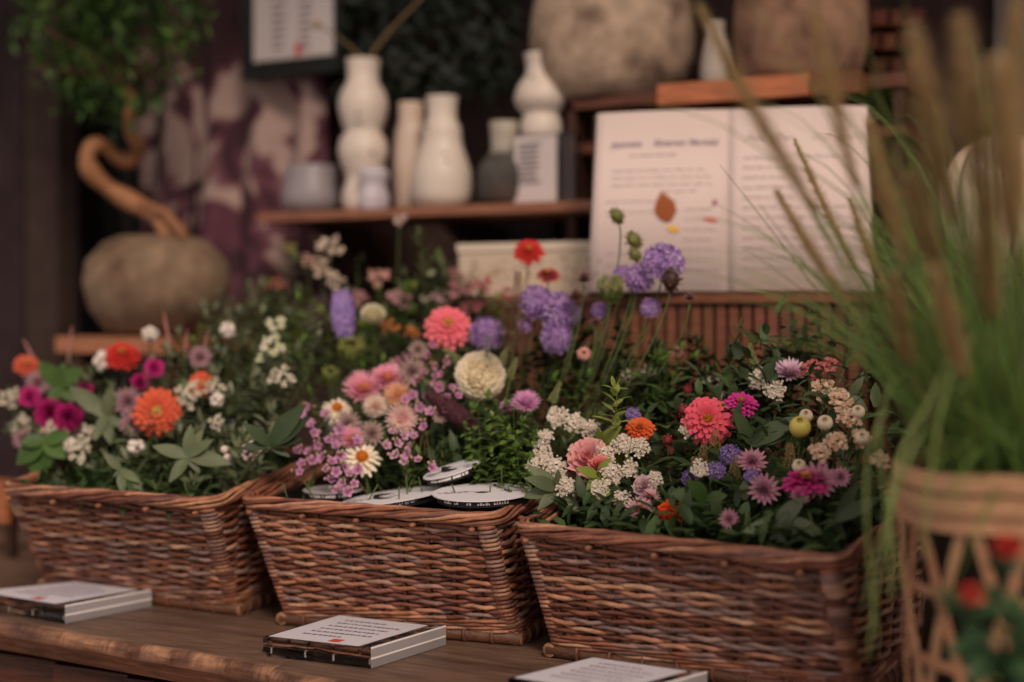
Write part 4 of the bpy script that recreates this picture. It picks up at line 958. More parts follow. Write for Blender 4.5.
# left basket
F('zinnia', 'org', org, 157, 412, 23, 1, .85, 'large orange zinnia with a yellow eye in the left basket', roll=.3, dy=-.02)
F('zinnia', 'org', org, 202, 384, 13, 1, .75, 'small orange zinnia up and right of the large orange one', dy=.0)
F('zinnia', 'red', red, 122, 356, 17, 1, .45, 'wide red zinnia at the back of the left basket below the bench board')
F('zinnia', 'red2', Z('b8442c', 'd86a50'), 26, 365, 12, 1, .5, 'coral red zinnia at the far left end of the left basket')
F('dianthus', 'dmag', lambda: k_carn('8a1458', 'b82a72', '6a1440'), 50, 414, 15, 1, .8, 'deep magenta dianthus left of its darker twin in the left basket', cat='flower')
F('dianthus', 'dmag', None, 68, 418, 14, 1, .85, 'deep magenta dianthus just right of its twin above the white berries')
F('dianthus', 'dmg2', lambda: k_carn('b0246e', 'd03c8a', '7a1850'), 154, 369, 10, 1, .75, 'bright magenta dianthus between the red and orange zinnias')
F('dianthus', 'dmg2', None, 30, 398, 11, 1, .7, 'bright pink dianthus at the left end under the pink feather spike')
F('dianthus', 'dmag', None, 140, 383, 9, 1, .6, 'small dark magenta dianthus above the large orange zinnia')
F('dianthus', 'dmag', None, 85, 390, 8, 1, .6, 'small dark magenta dianthus behind the long grey leaf')
for i, (u, v, r_, lab) in enumerate(((104, 361, 13, 'white berry cluster left of the wide red zinnia'), (136, 448, 11, 'cluster of round white snowberries left of the five-leaf rosette'), (70, 446, 10, 'white berries low above the left rim leaf'), (150, 334, 10, 'white berry cluster below the stone pot'), (228, 330, 10, 'white buds behind the left basket under the cloth'), (217, 400, 9, 'pinkish white bud cluster right of the small orange zinnia'))):
    F('snowberry', 'snow', lambda: k_berries('ddd0c4', 9, .34), u, v, r_, 1, .8, lab, cat='berries')
F('snowberry', 'snow2', lambda: k_berries('cdb4ac', 12, .22), 252, 452, 14, 1, .8, 'pale pink berry spray at the right end of the left basket', cat='berries')
F('snowberry', 'pair', lambda: k_berries('d8c0b8', 2, .5), 227, 453, 8, 1, .6, 'pair of round pale pink berries right of the rosette', cat='berries')
for i, (u, v, r_, lab) in enumerate(((188, 397, 17, 'white flower cluster right of the large orange zinnia'), (214, 388, 12, 'white flower cluster right of the small orange zinnia'), (216, 424, 10, 'white flower cluster above the pale pink berries'), (78, 452, 15, 'white flower cluster hanging by the broad green leaf'), (88, 435, 12, 'cream flower cluster under the magenta dianthus'), (50, 432, 11, 'cream flower cluster left of the white berries'), (10, 400, 14, 'cream flower cluster at the left picture edge'), (22, 425, 12, 'cream flower cluster low at the left picture edge'), (281, 378, 15, 'cream flower cluster left of the middle basket flowers'), (268, 352, 17, 'greenish white star flower cluster above the cream one'), (275, 330, 14, 'greenish white flower cluster behind the star flowers'))):
    g = i in (9, 10); F('white_filler', 'wg' if g else 'wf', (lambda: k_cluster('c8cc98', 'e8e2d2', 60, .14, 1.3)) if g else (lambda: k_cluster('ded0b4', 'e8ded0')), u, v, r_, 1, .7, lab)
for i, (u, v, r_, lab) in enumerate(((128, 402, 15, 'dusty mauve astrantia left of the large orange zinnia'), (132, 424, 13, 'dusty mauve astrantia low beside the snowberries'), (24, 440, 12, 'brownish mauve astrantia near the left picture edge'), (38, 383, 13, 'pale pink astrantia left of the green leaves'), (200, 358, 12, 'dusty pink astrantia behind the small orange zinnia'))):
    F('astrantia', 'ast1', lambda: k_astr('a07a82', 'b48e94', '8a5a66', 'a8787e'), u, v, r_, 1, .75, lab)
for (u, v, r_, lab, ax) in ((167, 330, 7, 'tall pale pink feathery spike in front of the stone pot', (-.25, 0, 1)), (30, 352, 6, 'thin pale pink spike at the far left', (-.6, 0, .8)), (70, 345, 7, 'pale green bent spike in front of the bench board', (.15, 0, 1)), (186, 345, 6, 'dusty rose feathery spike right of the pale pink one', (.1, 0, 1)), (205, 345, 6, 'dusty rose feathery spike under the white buds', (.3, 0, 1))):
    F('astilbe_spike', 'astl', lambda: k_plume('c88e86', 'dab0a4', 5.5, .9, 420, .25), u, v, r_, 1, 0, lab, axis=Vector(ax))
# middle basket
F('zinnia', 'cor', cor, 448, 327, 23, 2, .62, 'coral pink zinnia with a golden centre above the cream dahlia', roll=.5)
F('dahlia', 'cream', cream, 480, 376, 28, 2, .8, 'large cream pompon dahlia behind the dark mint spike')
F('dahlia', 'creamd', lambda: k_pom('e0d4b4', 'efe8d4', 'd0c890'), 373, 315, 14, 2, .45, 'small cream dahlia right of the lilac flower spire')
F('zinnia', 'red', red, 529, 252, 15, 2, .5, 'red zinnia standing tallest in front of the speckled box', dy=.1)
F('zinnia', 'red3', Z('9a3438', 'b8504c'), 548, 276, 12, 2, .3, 'dusky red zinnia half hidden under the tallest red one', dy=.1)
F('lilac_spire', 'spire', lambda: k_spire('8e6cba', 'c8aede'), 343, 314, 17, 2, 0, 'lilac flower spire left of the small cream dahlia', axis=Vector((.05, -.2, 1)))
for (u, v, r_, f, lab) in ((487, 333, 17, .7, 'violet scabiosa between the coral zinnia and the brown spike'), (560, 311, 20, .75, 'violet scabiosa above its lower twin beside the brown buds'), (557, 338, 16, .8, 'violet scabiosa lowest of the purple trio'), (536, 301, 17, .6, 'violet scabiosa at the upper left of the purple trio'), (524, 325, 8, .6, 'small violet scabiosa beside the brown spike'),
                          (664, 262, 21, .45, 'violet scabiosa highest before the open book'), (640, 277, 15, .6, 'violet scabiosa left of the highest one'), (650, 308, 10, .6, 'small violet scabiosa hanging low before the crate'), (600, 310, 9, .5, 'small faded violet scabiosa beside the brown buds'), (622, 274, 9, .5, 'small violet scabiosa beside the green seed head')):
    F('scabiosa', 'scab%d' % (u % 2), lambda: k_scab('a87cbe', 'd4b6e0', 'e6d8ee'), u, v, r_, 2, f, lab, dy=.03)
for (u, v, r_, lab) in ((617, 216, 9, 'green seed pod on the tallest curved stem before the book'), (634, 240, 10, 'green seed pod under the tallest one'), (635, 255, 8, 'small green seed pod left of the violet scabiosa')):
    F('seed_pod', 'pod', lambda: k_pod('7a7a44', '94904e'), u, v, r_, 2, .3, lab, dy=.03, cat='seed pod', lean=-.5)
F('seed_pod', 'podb', lambda: k_pod('4a2e28', '6a4438'), 671, 280, 12, 2, .2, 'dark brown seed head under the highest violet scabiosa', cat='seed pod')
for (u, v, r_, lab) in ((584, 282, 11, 'brown spiky bud cluster above the purple trio'), (576, 300, 11, 'brown spiky bud cluster right of the purple trio'), (596, 325, 8, 'brown bud cluster low right of the purple trio'), (690, 300, 8, 'brown bud cluster before the crate top')):
    F('spiky_bud', 'bud', lambda: [('buds', layered([(12, 1, 20, .22), (10, .95, 42, .2), (8, .9, 62, .2), (5, .8, 80, .2)], hx('5a3a34'), hx('94706a'), 'point', .1, .1, 0).mesh('buds', M_petal), None)], u, v, r_, 2, .25, lab, cat='bud')
for (u, v, r_, b, lab) in ((611, 288, 17, 2, 'round green nest-like seed head left of the scabiosas'), (351, 350, 17, 2, 'green nest-like umbel below the lilac spire'), (330, 375, 11, 2, 'green nest-like umbel low behind the strawflowers'), (300, 340, 11, 2, 'olive umbel left of the lilac spire')):
    F('wild_carrot', 'nest', lambda: k_nest('6e7a3c', '94964e'), u, v, r_, b, .35, lab, cat='seed head')
for (u, v, r_, f, key, a, lab) in ((364, 391, 22, .45, 's1', ('dc78a4', 'f0b0bc', 'e8a060', 'd88a48'), 'large pink strawflower at the centre of the strawflower bunch'), (388, 380, 19, .4, 's1', None, 'pink strawflower behind and right of the large one'), (402, 419, 17, .85, 's2', ('e0a8a8', 'eed0c4', 'e0b0a0', 'd8909c'), 'pale pink strawflower at the right of the strawflower bunch'), (376, 407, 14, .6, 's3', ('d8b8a8', 'ecd6c6', 'd8b090', 'c89888'), 'cream pink strawflower between its pink and pale neighbours'), (398, 396, 15, .6, 's4', ('d8946c', 'e6b494', 'd8a070', 'c88858'), 'peach strawflower behind the pale pink one'), (352, 440, 15, .5, 's1', None, 'pink strawflower low left of the orange-eyed one')):
    F('strawflower', key, (lambda a=a: k_straw(*a)) if a else None, u, v, r_, 2, f, lab)
F('strawflower', 'eye', lambda: k_daisy('ead6b4', 'f2e6d0', 'ee9438', 'd87820', .36), 362, 459, 18, 2, .55, 'cream flower with an orange eye in front of the strawflower bunch')
F('strawflower', 'eye', None, 337, 410, 15, 2, .45, 'cream flower with an orange eye at the upper left of the strawflowers')
for (u, v, r_, lab) in ((348, 424, 13, 'pinkish grey astrantia amid the strawflowers'), (372, 434, 13, 'greyish astrantia below the cream pink strawflower'), (412, 372, 15, 'dusty mauve astrantia below the coral zinnia'), (440, 415, 9, 'small mauve astrantia beside the dark plume'), (418, 350, 10, 'pale mauve astrantia left under the coral zinnia')):
    F('astrantia', 'ast2', lambda: k_astr('a88a84', 'b89c94', '8a6a68', 'a88480'), u, v, r_, 2, .8, lab)
F('clover_bloom', 'clov', lambda: k_straw('c070a0', 'e2a8cc', 'b878a8', 'c890b8', .35), 526, 404, 15, 2, .45, 'pink clover-like bloom right of the cream dahlia')
F('clover_bloom', 'clov', None, 508, 408, 9, 2, .4, 'small pink clover-like bloom under the cream dahlia')
F('dark_plume', 'dplm', lambda: k_plume('5c3440', '8e6266', 3.4, 2.0, 2600, .42), 453, 412, 19, 2, 0, 'dark maroon furry plume leaning left of the mint', axis=Vector((-.75, -.2, .55)))
F('brown_spike', 'bspk', lambda: k_spikelet('5e3c2e', '8e6650', 9, 2.0, 520), 517, 312, 9, 2, 0, 'tall dark brown seed spike left of the purple trio', axis=Vector((.02, 0, 1)), dy=-.05)
F('brown_spike', 'bspk', None, 506, 336, 7, 2, 0, 'shorter dark brown seed spike behind the cream dahlia', axis=Vector((-.12, 0, 1)))
for (u, v, ax, lab) in ((506, 353, (.5, 0, .8), 'pale green catkin right above the cream dahlia'), (513, 368, (.35, 0, .8), 'pale green catkin right of the cream dahlia'), (452, 355, (-.7, 0, .55), 'pale green catkin left above the cream dahlia'), (434, 384, (-.9, 0, .2), 'pale green catkin left of the cream dahlia'), (556, 392, (.4, 0, .8), 'cream green catkin above the white rice flowers'), (733, 385, (0, 0, 1), 'cream green catkin above the pink zinnia'), (752, 354, (-.2, 0, 1), 'yellow green catkin behind the pink zinnia')):
    F('catkin', 'catk', lambda: k_spikelet('8a9656', 'c4c48a', 3.2, 1.3, 150), u, v, 7, 2 if u < 600 else 3, 0, lab, axis=Vector(ax), cat='catkin')
F('mint_flower_spike', 'mspk', lambda: k_spikelet('5a6a3a', 'd8ccc4', 4.5, 1.1, 110), 487, 350, 7, 2, 0, 'flowering mint tip rising in front of the cream dahlia', axis=Vector((.02, -.1, 1)), dy=-.06)
# waxflower sprays: one thing per spray, blossoms as parts
def wax(cu, cv, spots, b, label, c=('ac6494', 'd6a0c2'), rp=5.4, dy=-.02):
    p0 = at(cu, cv, PY(cu, cv, b)+dy+.03); base = base_for(p0, b); root = empty('waxflower_spray', base); tag(root, label, 'flower spray', 'waxflower sprays in the middle basket'); st = MB(); hub = p0-base; k = depth(p0)/FPX
    st.tube(bez(Vector(), hub*.5+Vector((0, 0, .02)), hub, 6), .0015, 5, G_['stemr'])
    for (u, v) in spots:
        q = at(u, v, PY(u, v, b)+dy+U(-.02, .02))-base; st.tube(bez(hub, (hub+q)/2+Vector((0, 0, U(-.008, .012))), q, 4), .0009, 4, hx('7a6a44'))
        for (pn, me, _) in tpl(('wax', c, random.randint(0, 2)), lambda: k_wax(*c)):
            o = put('blossom', me, root, q); orient(o, (facing(q+base, .6, U(-.5, .5))+Vector((U(-.3, .3), 0, U(-.3, .3)))), U(0, 6), rp*k*U(.8, 1.15))
        for _ in range(random.choice((1, 2, 2))):
            bm = MB(); e = q+Vector((U(-.012, .012), U(-.01, .01), U(.0, .014))); bm.ball(e, .0028, jit(hx('c0a08c')), 7, 5, 1.2); bm.tube([q, e], .0007, 4, hx('7a6a44')); bm.build('bud', M_petal, root)
    st.build('stem', M_leaf, root)
wax(335, 452, [(297, 451), (302, 464), (309, 452), (300, 472), (318, 446), (322, 458), (312, 461), (328, 441)], 2, 'pink waxflower spray reaching furthest left over the rim')
wax(350, 475, [(332, 462), (340, 456), (345, 468), (336, 472), (350, 474), (342, 483), (354, 484), (330, 480), (347, 492), (358, 470), (338, 490), (326, 470)], 2, 'pink waxflower spray hanging low above the tilted collar')
wax(345, 425, [(340, 430), (348, 436), (354, 430), (334, 438), (345, 443), (357, 441), (336, 446), (360, 448)], 2, 'pink waxflower spray amid the strawflowers')
wax(325, 420, [(314, 433), (311, 424), (326, 414), (307, 408), (300, 414)], 2, 'pink waxflower spray left of the strawflowers')
wax(425, 425, [(405, 400), (413, 395), (420, 408), (427, 398), (430, 412), (424, 427), (414, 436), (408, 455), (418, 460), (432, 468)], 2, 'pink waxflower spray between the strawflowers and the dark plume')
wax(430, 355, [(432, 345), (428, 356), (436, 366), (424, 372), (442, 374), (418, 380), (434, 384), (446, 362)], 2, 'pink waxflower spray under the coral zinnia', ('9a4a72', 'c08aa2'), 5)
wax(445, 400, [(440, 388), (448, 398), (437, 402), (452, 388), (446, 410), (458, 396), (436, 376)], 2, 'pink waxflower spray right beside the dark plume', ('a8588c', 'cc90b4'), 5)
wax(400, 440, [(392, 432), (398, 444), (404, 436), (386, 446), (410, 446), (395, 456), (404, 462)], 2, 'pink waxflower spray below the pale pink strawflower', ('b87aa0', 'dcb4c8'), 5)
wax(405, 380, [(398, 362), (408, 358), (390, 368), (414, 366)], 2, 'pink waxflower spray behind the pink strawflowers', ('9a4a72', 'c08aa2'), 5, .03)
# right basket
F('zinnia', 'pnk', pnk, 708, 421, 25, 3, .8, 'large pink zinnia with an orange crown in the right basket')
F('zinnia', 'mag', mag, 741, 405, 17, 3, .4, 'magenta zinnia behind the large pink one')
F('zinnia', 'org3', Z('c84a1c', 'e87040', 'b8642a', '8a3a18'), 640, 430, 15, 3, .5, 'orange red zinnia behind the white rice flowers')
F('zinnia', 'org4', Z('c43a10', 'ee5a2a', 'c86a2a', '9a3a18'), 672, 512, 16, 3, .3, 'vivid orange red bloom at the rim of the right basket')
F('zinnia', 'mag2', Z('c02a78', 'e04a9a'), 806, 484, 24, 3, .2, 'wide magenta zinnia behind the mauve astrantias on the right')
F('carnation', 'carn', lambda: k_carn('de8890', 'f0b4b0', 'e0a090'), 588, 462, 22, 3, .6, 'soft pink ruffled bloom among the white rice flowers')
F('carnation', 'carn2', lambda: k_carn('c86068', 'e8908c', 'e0a090'), 600, 468, 12, 3, .4, 'deeper pink ruffled bloom right of the soft pink one', dy=-.01)
F('strawflower', 'sp5', lambda: k_straw('d898ac', 'f0c4c8', 'e8a070', 'd89060'), 640, 511, 15, 3, .45, 'pale pink aster-like bloom left of the vivid orange one')
F('strawflower', 'sp5', None, 650, 498, 11, 3, .4, 'pale pink aster-like bloom above the lower pale pink one')
F('sweet_bloom', 'carn3', lambda: k_carn('c8a0ac', 'd8b8bc', 'c8a8a0'), 645, 488, 12, 3, .6, 'dusty lilac ruffled bloom right of the lime leaves')
F('strawflower', 'sp6', lambda: k_straw('c898b4', 'e8ccd8', 'd8b0b8', 'c8a0a8'), 790, 374, 18, 3, .35, 'pale lilac pink quilled bloom at the top of the right basket', dy=.03)
for (u, v, r_, f, lab) in ((752, 463, 15, .55, 'dusky mauve astrantia above the purple florets'), (764, 490, 16, .8, 'pink mauve astrantia left of the wide magenta zinnia'), (818, 481, 19, .85, 'large pink mauve astrantia at the right end'), (729, 519, 10, .95, 'single pale mauve astrantia low at the rim'), (800, 497, 10, .7, 'small pale mauve astrantia under the magenta zinnia'), (840, 478, 11, .7, 'mauve astrantia at the far right of the right basket')):
    F('astrantia', 'ast%d' % (3+(u % 2)), lambda: k_astr('b87690', 'd098a8', '8a4a5e', 'b07a86'), u, v, r_, 3, f, lab)
for (u, v, r_, lab) in ((730, 455, 11, 'purple floret cluster left of the dusky mauve astrantia'), (716, 471, 10, 'purple floret cluster lower left of the dusky astrantia'), (752, 476, 8, 'deep purple floret cluster below the dusky astrantia'), (690, 478, 9, 'pale lilac floret cluster above the broad green leaf'), (633, 415, 8, 'pale lilac floret behind the lime sprig')):
    F('statice', 'stat', lambda: k_scab('9a78c0', 'c8b0dc', 'd8c8e0', .6, 30), u, v, r_, 3, .7, lab)
RIC = ((557, 418, 13, 'beside the cream green catkin'), (575, 424, 12, 'behind the soft pink ruffled bloom'), (590, 430, 12, 'under the lime sprig'), (542, 456, 14, 'at the far left end of the right basket'), (556, 470, 14, 'above the grey leaf fan'), (566, 488, 13, 'hanging over the grey leaf fan'), (580, 453, 12, 'on the left of the soft pink ruffled bloom'), (604, 456, 13, 'on the right of the soft pink ruffled bloom'), (622, 446, 14, 'under the orange red zinnia'), (640, 448, 12, 'right under the orange red zinnia'), (612, 475, 13, 'above the lime leaf'), (630, 470, 12, 'right of the deeper pink bloom'), (600, 490, 12, 'between the two lime leaves'), (622, 500, 11, 'left of the pale pink aster-like bloom'), (545, 438, 10, 'left of the white head behind the pink bloom'), (655, 480, 10, 'above the dusty lilac bloom'), (533, 466, 9, 'nearest to the collar card'), (690, 432, 13, 'left of the large pink zinnia'), (700, 470, 11, 'left of the purple florets'), (760, 380, 14, 'under the yellow green catkin'), (776, 392, 13, 'left of the pale lilac pink quilled bloom'))
for i, (u, v, r_, lab) in enumerate(RIC):
    F('rice_flower', 'rice%d' % (i % 3), lambda: k_cluster('dccbb8', 'f2e8da', 150, .105), u, v, r_, 3, .75, 'cream white rice flower head '+lab, dy=-.01)
for i, (u, v, r_, lab) in enumerate(((810, 372, 14, 'reddish pink tiny-flowered head at the top of the right basket'), (828, 366, 11, 'reddish pink tiny-flowered head nearest to the tall grass'), (822, 392, 15, 'peach cream tiny-flowered head left of the tall grass'), (840, 402, 15, 'peach cream tiny-flowered head beside the grass'), (850, 420, 14, 'peach cream tiny-flowered head lower beside the grass'), (836, 444, 14, 'peach cream tiny-flowered head behind the round cream buds'), (820, 455, 13, 'peach cream tiny-flowered head above the magenta zinnia'), (862, 440, 12, 'peach cream tiny-flowered head at the right end of the basket'), (880, 462, 12, 'peach cream tiny-flowered head touching the planter'))):
    k_ = 'rh' if i < 2 else 'ph'; F('viburnum_head', k_, (lambda: k_cluster('b45456', 'd48c84', 110, .12)) if i < 2 else (lambda: k_cluster('d0a688', 'ead2b8', 120, .13)), u, v, r_, 3, .6, lab, dy=-.01)
F('hypericum_fruit', 'yfr', lambda: k_fruit('c8b45a', 'b8a84e'), 800, 427, 11, 3, .5, 'shiny yellow green fruit in the right basket', cat='fruit', dy=-.03)
for (u, v, r_, lab) in ((825, 423, 8, 'round cream bud right of the yellow green fruit'), (862, 438, 7, 'round cream bud beside the grass'), (799, 466, 7, 'round cream bud above the magenta zinnia'), (806, 416, 7, 'round cream bud touching the yellow green fruit'), (858, 412, 7, 'pale cream bud highest beside the grass')):
    F('cream_bud', 'cbud', lambda: k_fruit('dccbb0', 'b89a78'), u, v, r_, 3, .6, lab, cat='bud', dy=-.03)
for (u, v, ax, lab) in ((703, 456, (.1, 0, 1), 'tan upright seed head above the purple florets'), (696, 468, (-.2, 0, 1), 'tan upright seed head left of the purple florets'), (735, 468, (.05, 0, 1), 'cream green spike between the purple florets'), (715, 440, (0, 0, 1), 'tan seed head under the large pink zinnia'), (790, 455, (0, 0, 1), 'green mint-like spike left of the magenta zinnia')):
    F('seed_spike', 'tan', lambda: k_spikelet('8a7446', 'b89c66', 2.6, 1.6, 170), u, v, 9, 3, 0, lab, axis=Vector(ax), cat='seed head')
for (u, v, lab) in ((688, 390, 'small red bud on a thin stem left of the large pink zinnia'), (683, 410, 'small red bud below the upper red one'), (668, 440, 'small deep pink bud near the orange red zinnia')):
    F('red_bud', 'rbud', lambda: k_pod('8a3038', 'b8484a'), u, v, 6, 3, .2, lab, cat='bud', scol=hx('6a3a34'))
for (u, v, lab) in ((650, 373, 'small white flower head before the dark leaves, right of the violet scabiosas'), (628, 378, 'small white flower head behind the lime sprig'), (712, 385, 'thin white flower spray above the large pink zinnia'), (722, 400, 'white flower spray touching the magenta zinnia')):
    F('white_filler', 'wf', None, u, v, 10, 3, .5, lab, dy=.06)
F('cosmos', 'cosm', lambda: k_daisy('c8847c', 'd8a090', '8a5a4a', '6a3a30', .25), 584, 353, 7, 2, .6, 'small dried pink flower under the purple trio')
F('cosmos', 'cosm', None, 676, 352, 7, 3, .5, 'small dried pink flower before the dark leaves', dy=.06)
# rear bouquets, out of focus
for i, q in enumerate(REAR):
    r = empty('zinc_bucket', (q.x, q.y, 0)); tag(r, 'grey zinc bucket of rear flowers behind the '+('left basket right end', 'middle basket left half', 'middle basket right half')[i], 'bucket', 'zinc buckets behind the baskets')
    mb = MB(); mb.lathe([(.075, 0), (.105, .3), (.108, .32), (.1, .32), (.07, .01), (.002, .01)], n=26, col=hx('8a8886')); mb.build('body', M_metal, r)
    mb = MB(); mb.tube([Vector((.107*math.cos(PI*k/12), .0, .30+.0-.09*math.sin(PI*k/12))) for k in range(13)], .002, 5, hx('6a6866')); mb.build('handle', M_metal, r)
for (u, v, r_, c, lab) in ((330, 248, 15, ('d8c0a8', 'e8d8c8'), 'blurred cream flower head highest at the left rear'), (322, 270, 13, ('d0b098', 'e0ccb8'), 'blurred cream flower head under the highest one'), (335, 282, 12, ('d8c0a8', 'e8d8c8'), 'blurred white flower head low at the left rear'), (308, 262, 10, ('b89080', 'd8b8a8'), 'blurred pinkish flower head left of the cream ones'), (290, 250, 9, ('8a8a4a', 'b0a868'), 'blurred yellow green flower head at the rear below the shelf end'), (276, 285, 11, ('a85a50', 'c88474'), 'blurred dull red flower head left rear'),
                       (399, 222, 10, ('c0a49a', 'dcc4b8'), 'blurred pinkish white bloom rising to the shelf edge'), (378, 280, 15, ('c89488', 'd8ac9c'), 'blurred flat pink yarrow head behind the small cream dahlia'), (400, 301, 15, ('c89098', 'd8acac'), 'blurred pink yarrow head right of the small cream dahlia'), (360, 300, 12, ('b07a80', 'c89898'), 'blurred dusty pink head behind the lilac spire'), (432, 273, 5, ('e0dccc', 'eee8dc'), 'tiny white bloom on a curved stem at the rear'), (425, 300, 6, ('d8d0c0', 'e8e0d4'), 'tiny white bloom below the other one at the rear'),
                       (462, 290, 15, ('b8707a', 'cc9498'), 'blurred rose flower head before the speckled box left end'), (484, 288, 14, ('a84e58', 'c07078'), 'blurred red flower head before the speckled box'), (470, 310, 15, ('8a4a54', 'a86a70'), 'blurred dusky red flower head behind the violet scabiosa'), (505, 296, 11, ('984450', 'b86068'), 'blurred deep red flower head left of the tallest red zinnia'), (440, 300, 13, ('c8a0a4', 'd8bcb8'), 'blurred pale pink flower head above the coral zinnia'), (455, 275, 10, ('a86a70', 'b88080'), 'blurred dull pink flower head rear centre'), (390, 330, 12, ('a86a48', 'c8844c'), 'blurred orange flower head left of the coral zinnia'), (412, 335, 10, ('b8683c', 'd08848'), 'blurred small orange flower head left of the coral zinnia stem')):
    F('yarrow', ('yar', c), lambda c=c: k_cluster(c[0], c[1], 70, .12, .8), u, v, r_, 4, .5, lab, dy=-.14 if v > 315 else 0)
# ------------------------------------------------------------------ leaves and sprigs
def rosette(kind, u, v, leaves, b, label, c0, c1, dy=-.04, name='leaf_rosette', wl=.38):
    """leaves: (dx, dy) of each tip in photo pixels from the rosette heart"""
    p = at(u, v, PY(u, v, b)+dy); k = depth(p)/FPX; base = base_for(p, b); root = empty(name, base); tag(root, label, 'leaves'); st = MB(); st.tube([q-base for q in bez(base, base.lerp(p, .5)+Vector((0, 0, .03)), p, 8)], .0017, 5, G_['stem'])
    for (dx, dv) in leaves:
        d = RT*dx*k*.86-Vector((0, 0, 1))*dv*k*.86-FW*U(.0, .02); L = d.length; c = jit(mix(hx(c0), hx(c1), random.random()), .12); c = (c[0]*.70, c[1]*.66, c[2]*.52); mb = MB(); leaf_into(mb, p-base, d, -FW+Vector((0, 0, .5)), L, L*wl, c, jit(c, .06), U(.1, .4), 'leaf', 7); mb.build('leaf', M_leaf, root)
    st.build('stem', M_leaf, root)
rosette('r', 188, 456, [(-40, -14), (-20, 30), (2, -37), (16, -32), (50, 4), (-12, 26), (14, 20), (30, -20)], 1, 'rosette of smooth grey-green leaves at the front of the left basket', '6c7a5e', '7e8a70')
rosette('r', 121, 470, [(-18, -22), (6, 28), (-8, 8), (24, 12), (30, 30)], 1, 'fan of grey-green leaves hanging over the left basket rim', '66765a', '78866a')
rosette('r', 105, 415, [(-42, -36), (14, -22), (24, 14), (-6, 30), (10, 34), (8, -34)], 1, 'long grey-green leaves beside the magenta dianthus', '6a785e', '7a866c')
rosette('r', 45, 440, [(-8, 48), (-30, 30), (26, 22), (30, -4), (-26, 4)], 1, 'broad bright green leaves at the left basket corner', '3e662a', '5a8038', wl=.62)
rosette('r', 60, 385, [(-22, -28), (4, -26), (30, -20), (24, 18), (-6, 24)], 1, 'broad mid green leaves behind the magenta dianthus', '4a6c34', '5e7c40', wl=.6)
rosette('r', 270, 445, [(52, -30), (40, -6), (-30, -26), (-34, 4), (46, -48), (24, 12)], 1, 'large dark green leaves at the right end of the left basket', '3c5038', '4c6044', wl=.36)
rosette('r', 558, 489, [(-34, -28), (-42, 6), (-24, 22), (8, 32), (0, -24), (26, 30), (-40, -14), (24, -10)], 3, 'fan of grey-green leaves drooping over the right basket left corner', '68775c', '7c8a6c')
rosette('r', 598, 476, [(4, 52), (30, 44), (-14, 24), (14, -22), (-26, -10)], 3, 'lime green leaves in front of the rice flowers', '7c9a3e', '98ac50', wl=.45)
rosette('r', 600, 444, [(24, -22), (-4, -20), (12, 18), (40, -2), (46, 30)], 3, 'bright lime leaves above the soft pink ruffled bloom', '7a9a40', '98a850', wl=.45)
rosette('r', 776, 524, [(-38, 4), (28, 2), (0, 44), (14, -16), (36, 14), (54, 8), (30, -34)], 3, 'rosette of grey-green eucalyptus leaves over the right basket rim', '6c7c68', '80907a', wl=.42)
rosette('r', 752, 444, [(-24, -42), (-10, -20), (50, -32), (20, 4), (14, -20), (66, -36)], 3, 'pair of long dark grey-green leaves right of the large pink zinnia', '52684c', '64785a', wl=.36)
rosette('r', 706, 500, [(-40, -10), (-36, 14), (-8, 26), (24, -6), (20, 22), (-24, -24)], 3, 'broad deep green leaves left of the single mauve astrantia', '3e5e2c', '4e7038', wl=.6)
rosette('r', 836, 520, [(26, -46), (10, 34), (40, -8), (-20, 18), (50, -30)], 3, 'dark drooping leaves at the right basket right end', '3e5034', '506244', wl=.28)
rosette('r', 850, 395, [(-30, -8), (-10, 26), (20, 18), (16, -22)], 3, 'grey-green leaves among the peach cream heads', '5a6a4a', '6a7a56', wl=.4)
# mint bunch
MN = 'bright green mint stem in the bunch beside the cream dahlia'
for (u, v, L) in ((478, 408, 70), (496, 398, 75), (512, 406, 72), (528, 424, 62), (486, 430, 60), (505, 430, 64), (520, 446, 54), (540, 436, 50), (468, 428, 52), (492, 452, 46), (512, 462, 40), (532, 462, 40), (474, 450, 46), (500, 415, 60)):
    sprig('mint', u, v, L, 2, near_label('mint', u, v), 'mint stems in the middle basket', dy=-.03, d=Vector((U(-.2, .2)+(u-500)*.006, U(-.3, .1), 1)))
F('amaranth', 'amar', lambda: k_sprig('a0a85a', '889a48', 8, .42, .16, .9, .5), 615, 446, 60, 3, 0, 'upright lime green leafy tip above the rice flowers', axis=Vector((.05, -.1, 1)), cat='sprig', dy=0)
def fill(P, n, kinds, L, b, label, group, dy=0, mind=9, dyj=.03):
    for (u, v) in scatter(P, n, mind):
        kd = random.choice(kinds); sprig(kd, u, v, U(*L), b, near_label(kd, u, v), group, dy=dy+U(-dyj, dyj))
fill([(4, 395), (60, 372), (150, 362), (230, 350), (310, 372), (285, 440), (235, 470), (120, 482), (10, 484)], 85, ['olive', 'grey', 'olive', 'grey', 'deep'], (60, 95), 1, 'grey-green or dark leafy sprig filling the left basket between its flowers', 'filler greenery in the left basket', .03)
fill([(150, 345), (215, 300), (320, 300), (320, 380), (200, 375)], 36, ['bright', 'olive', 'grey', 'thin'], (46, 70), 1, 'green sprig at the back right of the left basket', 'greenery at the back of the left basket', .02)
fill([(300, 350), (420, 340), (470, 395), (470, 470), (380, 470), (310, 440)], 34, ['fine', 'thin', 'bright', 'thin'], (40, 60), 2, 'thin green sprig among the strawflowers and waxflowers', 'greenery among the strawflowers', .02)
fill([(520, 340), (620, 330), (700, 345), (690, 400), (560, 420), (520, 400)], 36, ['thin', 'dark', 'deep', 'thin', 'bright'], (50, 80), 2, 'slender green stem under the violet scabiosas', 'green stems under the scabiosas', .08)
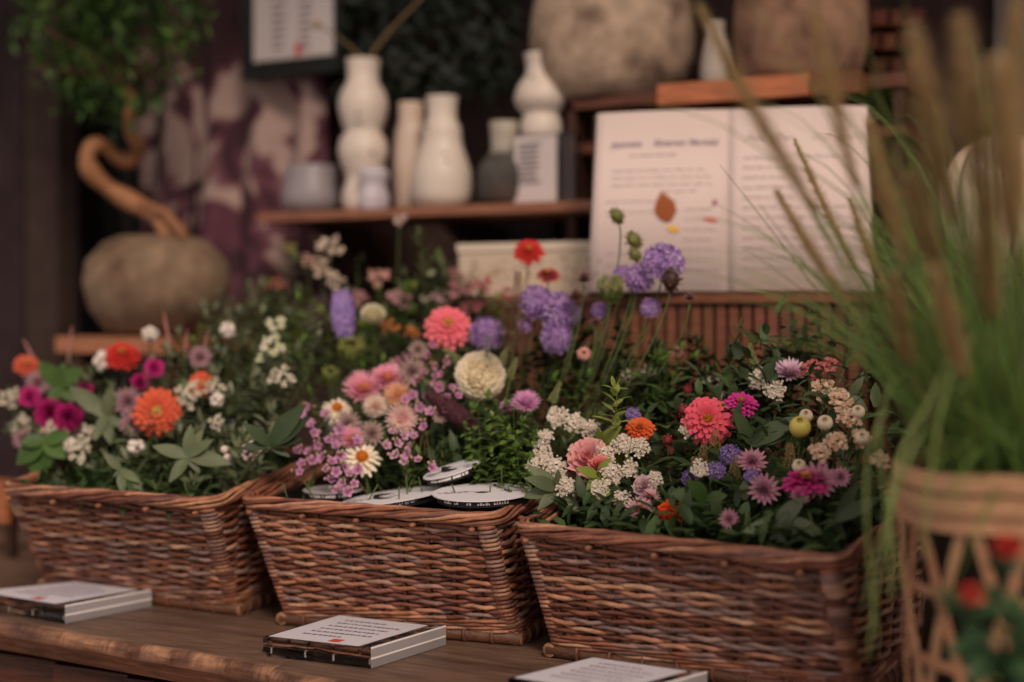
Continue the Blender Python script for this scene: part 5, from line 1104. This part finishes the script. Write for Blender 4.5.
fill([(640, 345), (800, 335), (850, 375), (800, 405), (700, 400), (620, 400)], 36, ['dark', 'deep', 'dark', 'thin'], (50, 75), 3, 'dark green leafy sprig behind the large pink zinnia', 'dark greenery at the back of the right basket', .06)
fill([(530, 450), (640, 420), (760, 420), (870, 440), (868, 520), (800, 545), (700, 535), (600, 512), (540, 500)], 42, ['deep', 'olive', 'fine', 'deep', 'thin'], (40, 60), 3, 'leafy green sprig filling the right basket between its flowers', 'filler greenery in the right basket', .075)
fill([(195, 330), (235, 275), (330, 290), (430, 260), (520, 290), (500, 335), (380, 340), (250, 345)], 80, ['bright', 'olive', 'lime', 'olive', 'thin'], (50, 80), 4, 'blurred green sprig in the rear bouquets below the shelf', 'greenery in the rear bouquets')
for (u, v, L, k_) in ((428, 236, 80, 'thin'), (445, 260, 70, 'bright'), (355, 258, 70, 'fine'), (288, 262, 70, 'olive'), (590, 262, 60, 'thin')): sprig(k_, u, v, L, 4, 'tall '+near_label(k_, u, v), 'tall greenery in the rear bouquets', d=Vector((U(-.3, .3), 0, 1)))
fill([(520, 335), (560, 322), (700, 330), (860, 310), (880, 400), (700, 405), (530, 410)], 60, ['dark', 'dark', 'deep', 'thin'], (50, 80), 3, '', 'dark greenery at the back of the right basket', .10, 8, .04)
# low undergrowth in each basket
for b, n in ((1, 1100), (2, 1100), (3, 1500)):
    B = BC[b]; t = B['top']; e = t[1]-t[0]; k = t[3]-t[0]; mb = MB(); o0 = Vector((B['c'].x, B['c'].y, .186))
    for i in range(n):
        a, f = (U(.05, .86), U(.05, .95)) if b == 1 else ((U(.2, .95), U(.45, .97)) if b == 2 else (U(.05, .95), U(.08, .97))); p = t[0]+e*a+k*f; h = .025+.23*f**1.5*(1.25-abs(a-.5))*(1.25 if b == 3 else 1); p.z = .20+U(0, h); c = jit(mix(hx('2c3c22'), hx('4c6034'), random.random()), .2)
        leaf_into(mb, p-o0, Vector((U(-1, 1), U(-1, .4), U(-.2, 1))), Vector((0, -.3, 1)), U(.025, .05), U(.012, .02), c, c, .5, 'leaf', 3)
    for i in range(40):
        a, f = U(.1, .9), U(.1, .9); p = t[0]+e*a+k*f; p.z = .186; q = p+Vector((U(-.04, .04), U(-.04, .04), .06+.1*f)); mb.tube([p-o0, q-o0], .0013, 4, G_['stem'])
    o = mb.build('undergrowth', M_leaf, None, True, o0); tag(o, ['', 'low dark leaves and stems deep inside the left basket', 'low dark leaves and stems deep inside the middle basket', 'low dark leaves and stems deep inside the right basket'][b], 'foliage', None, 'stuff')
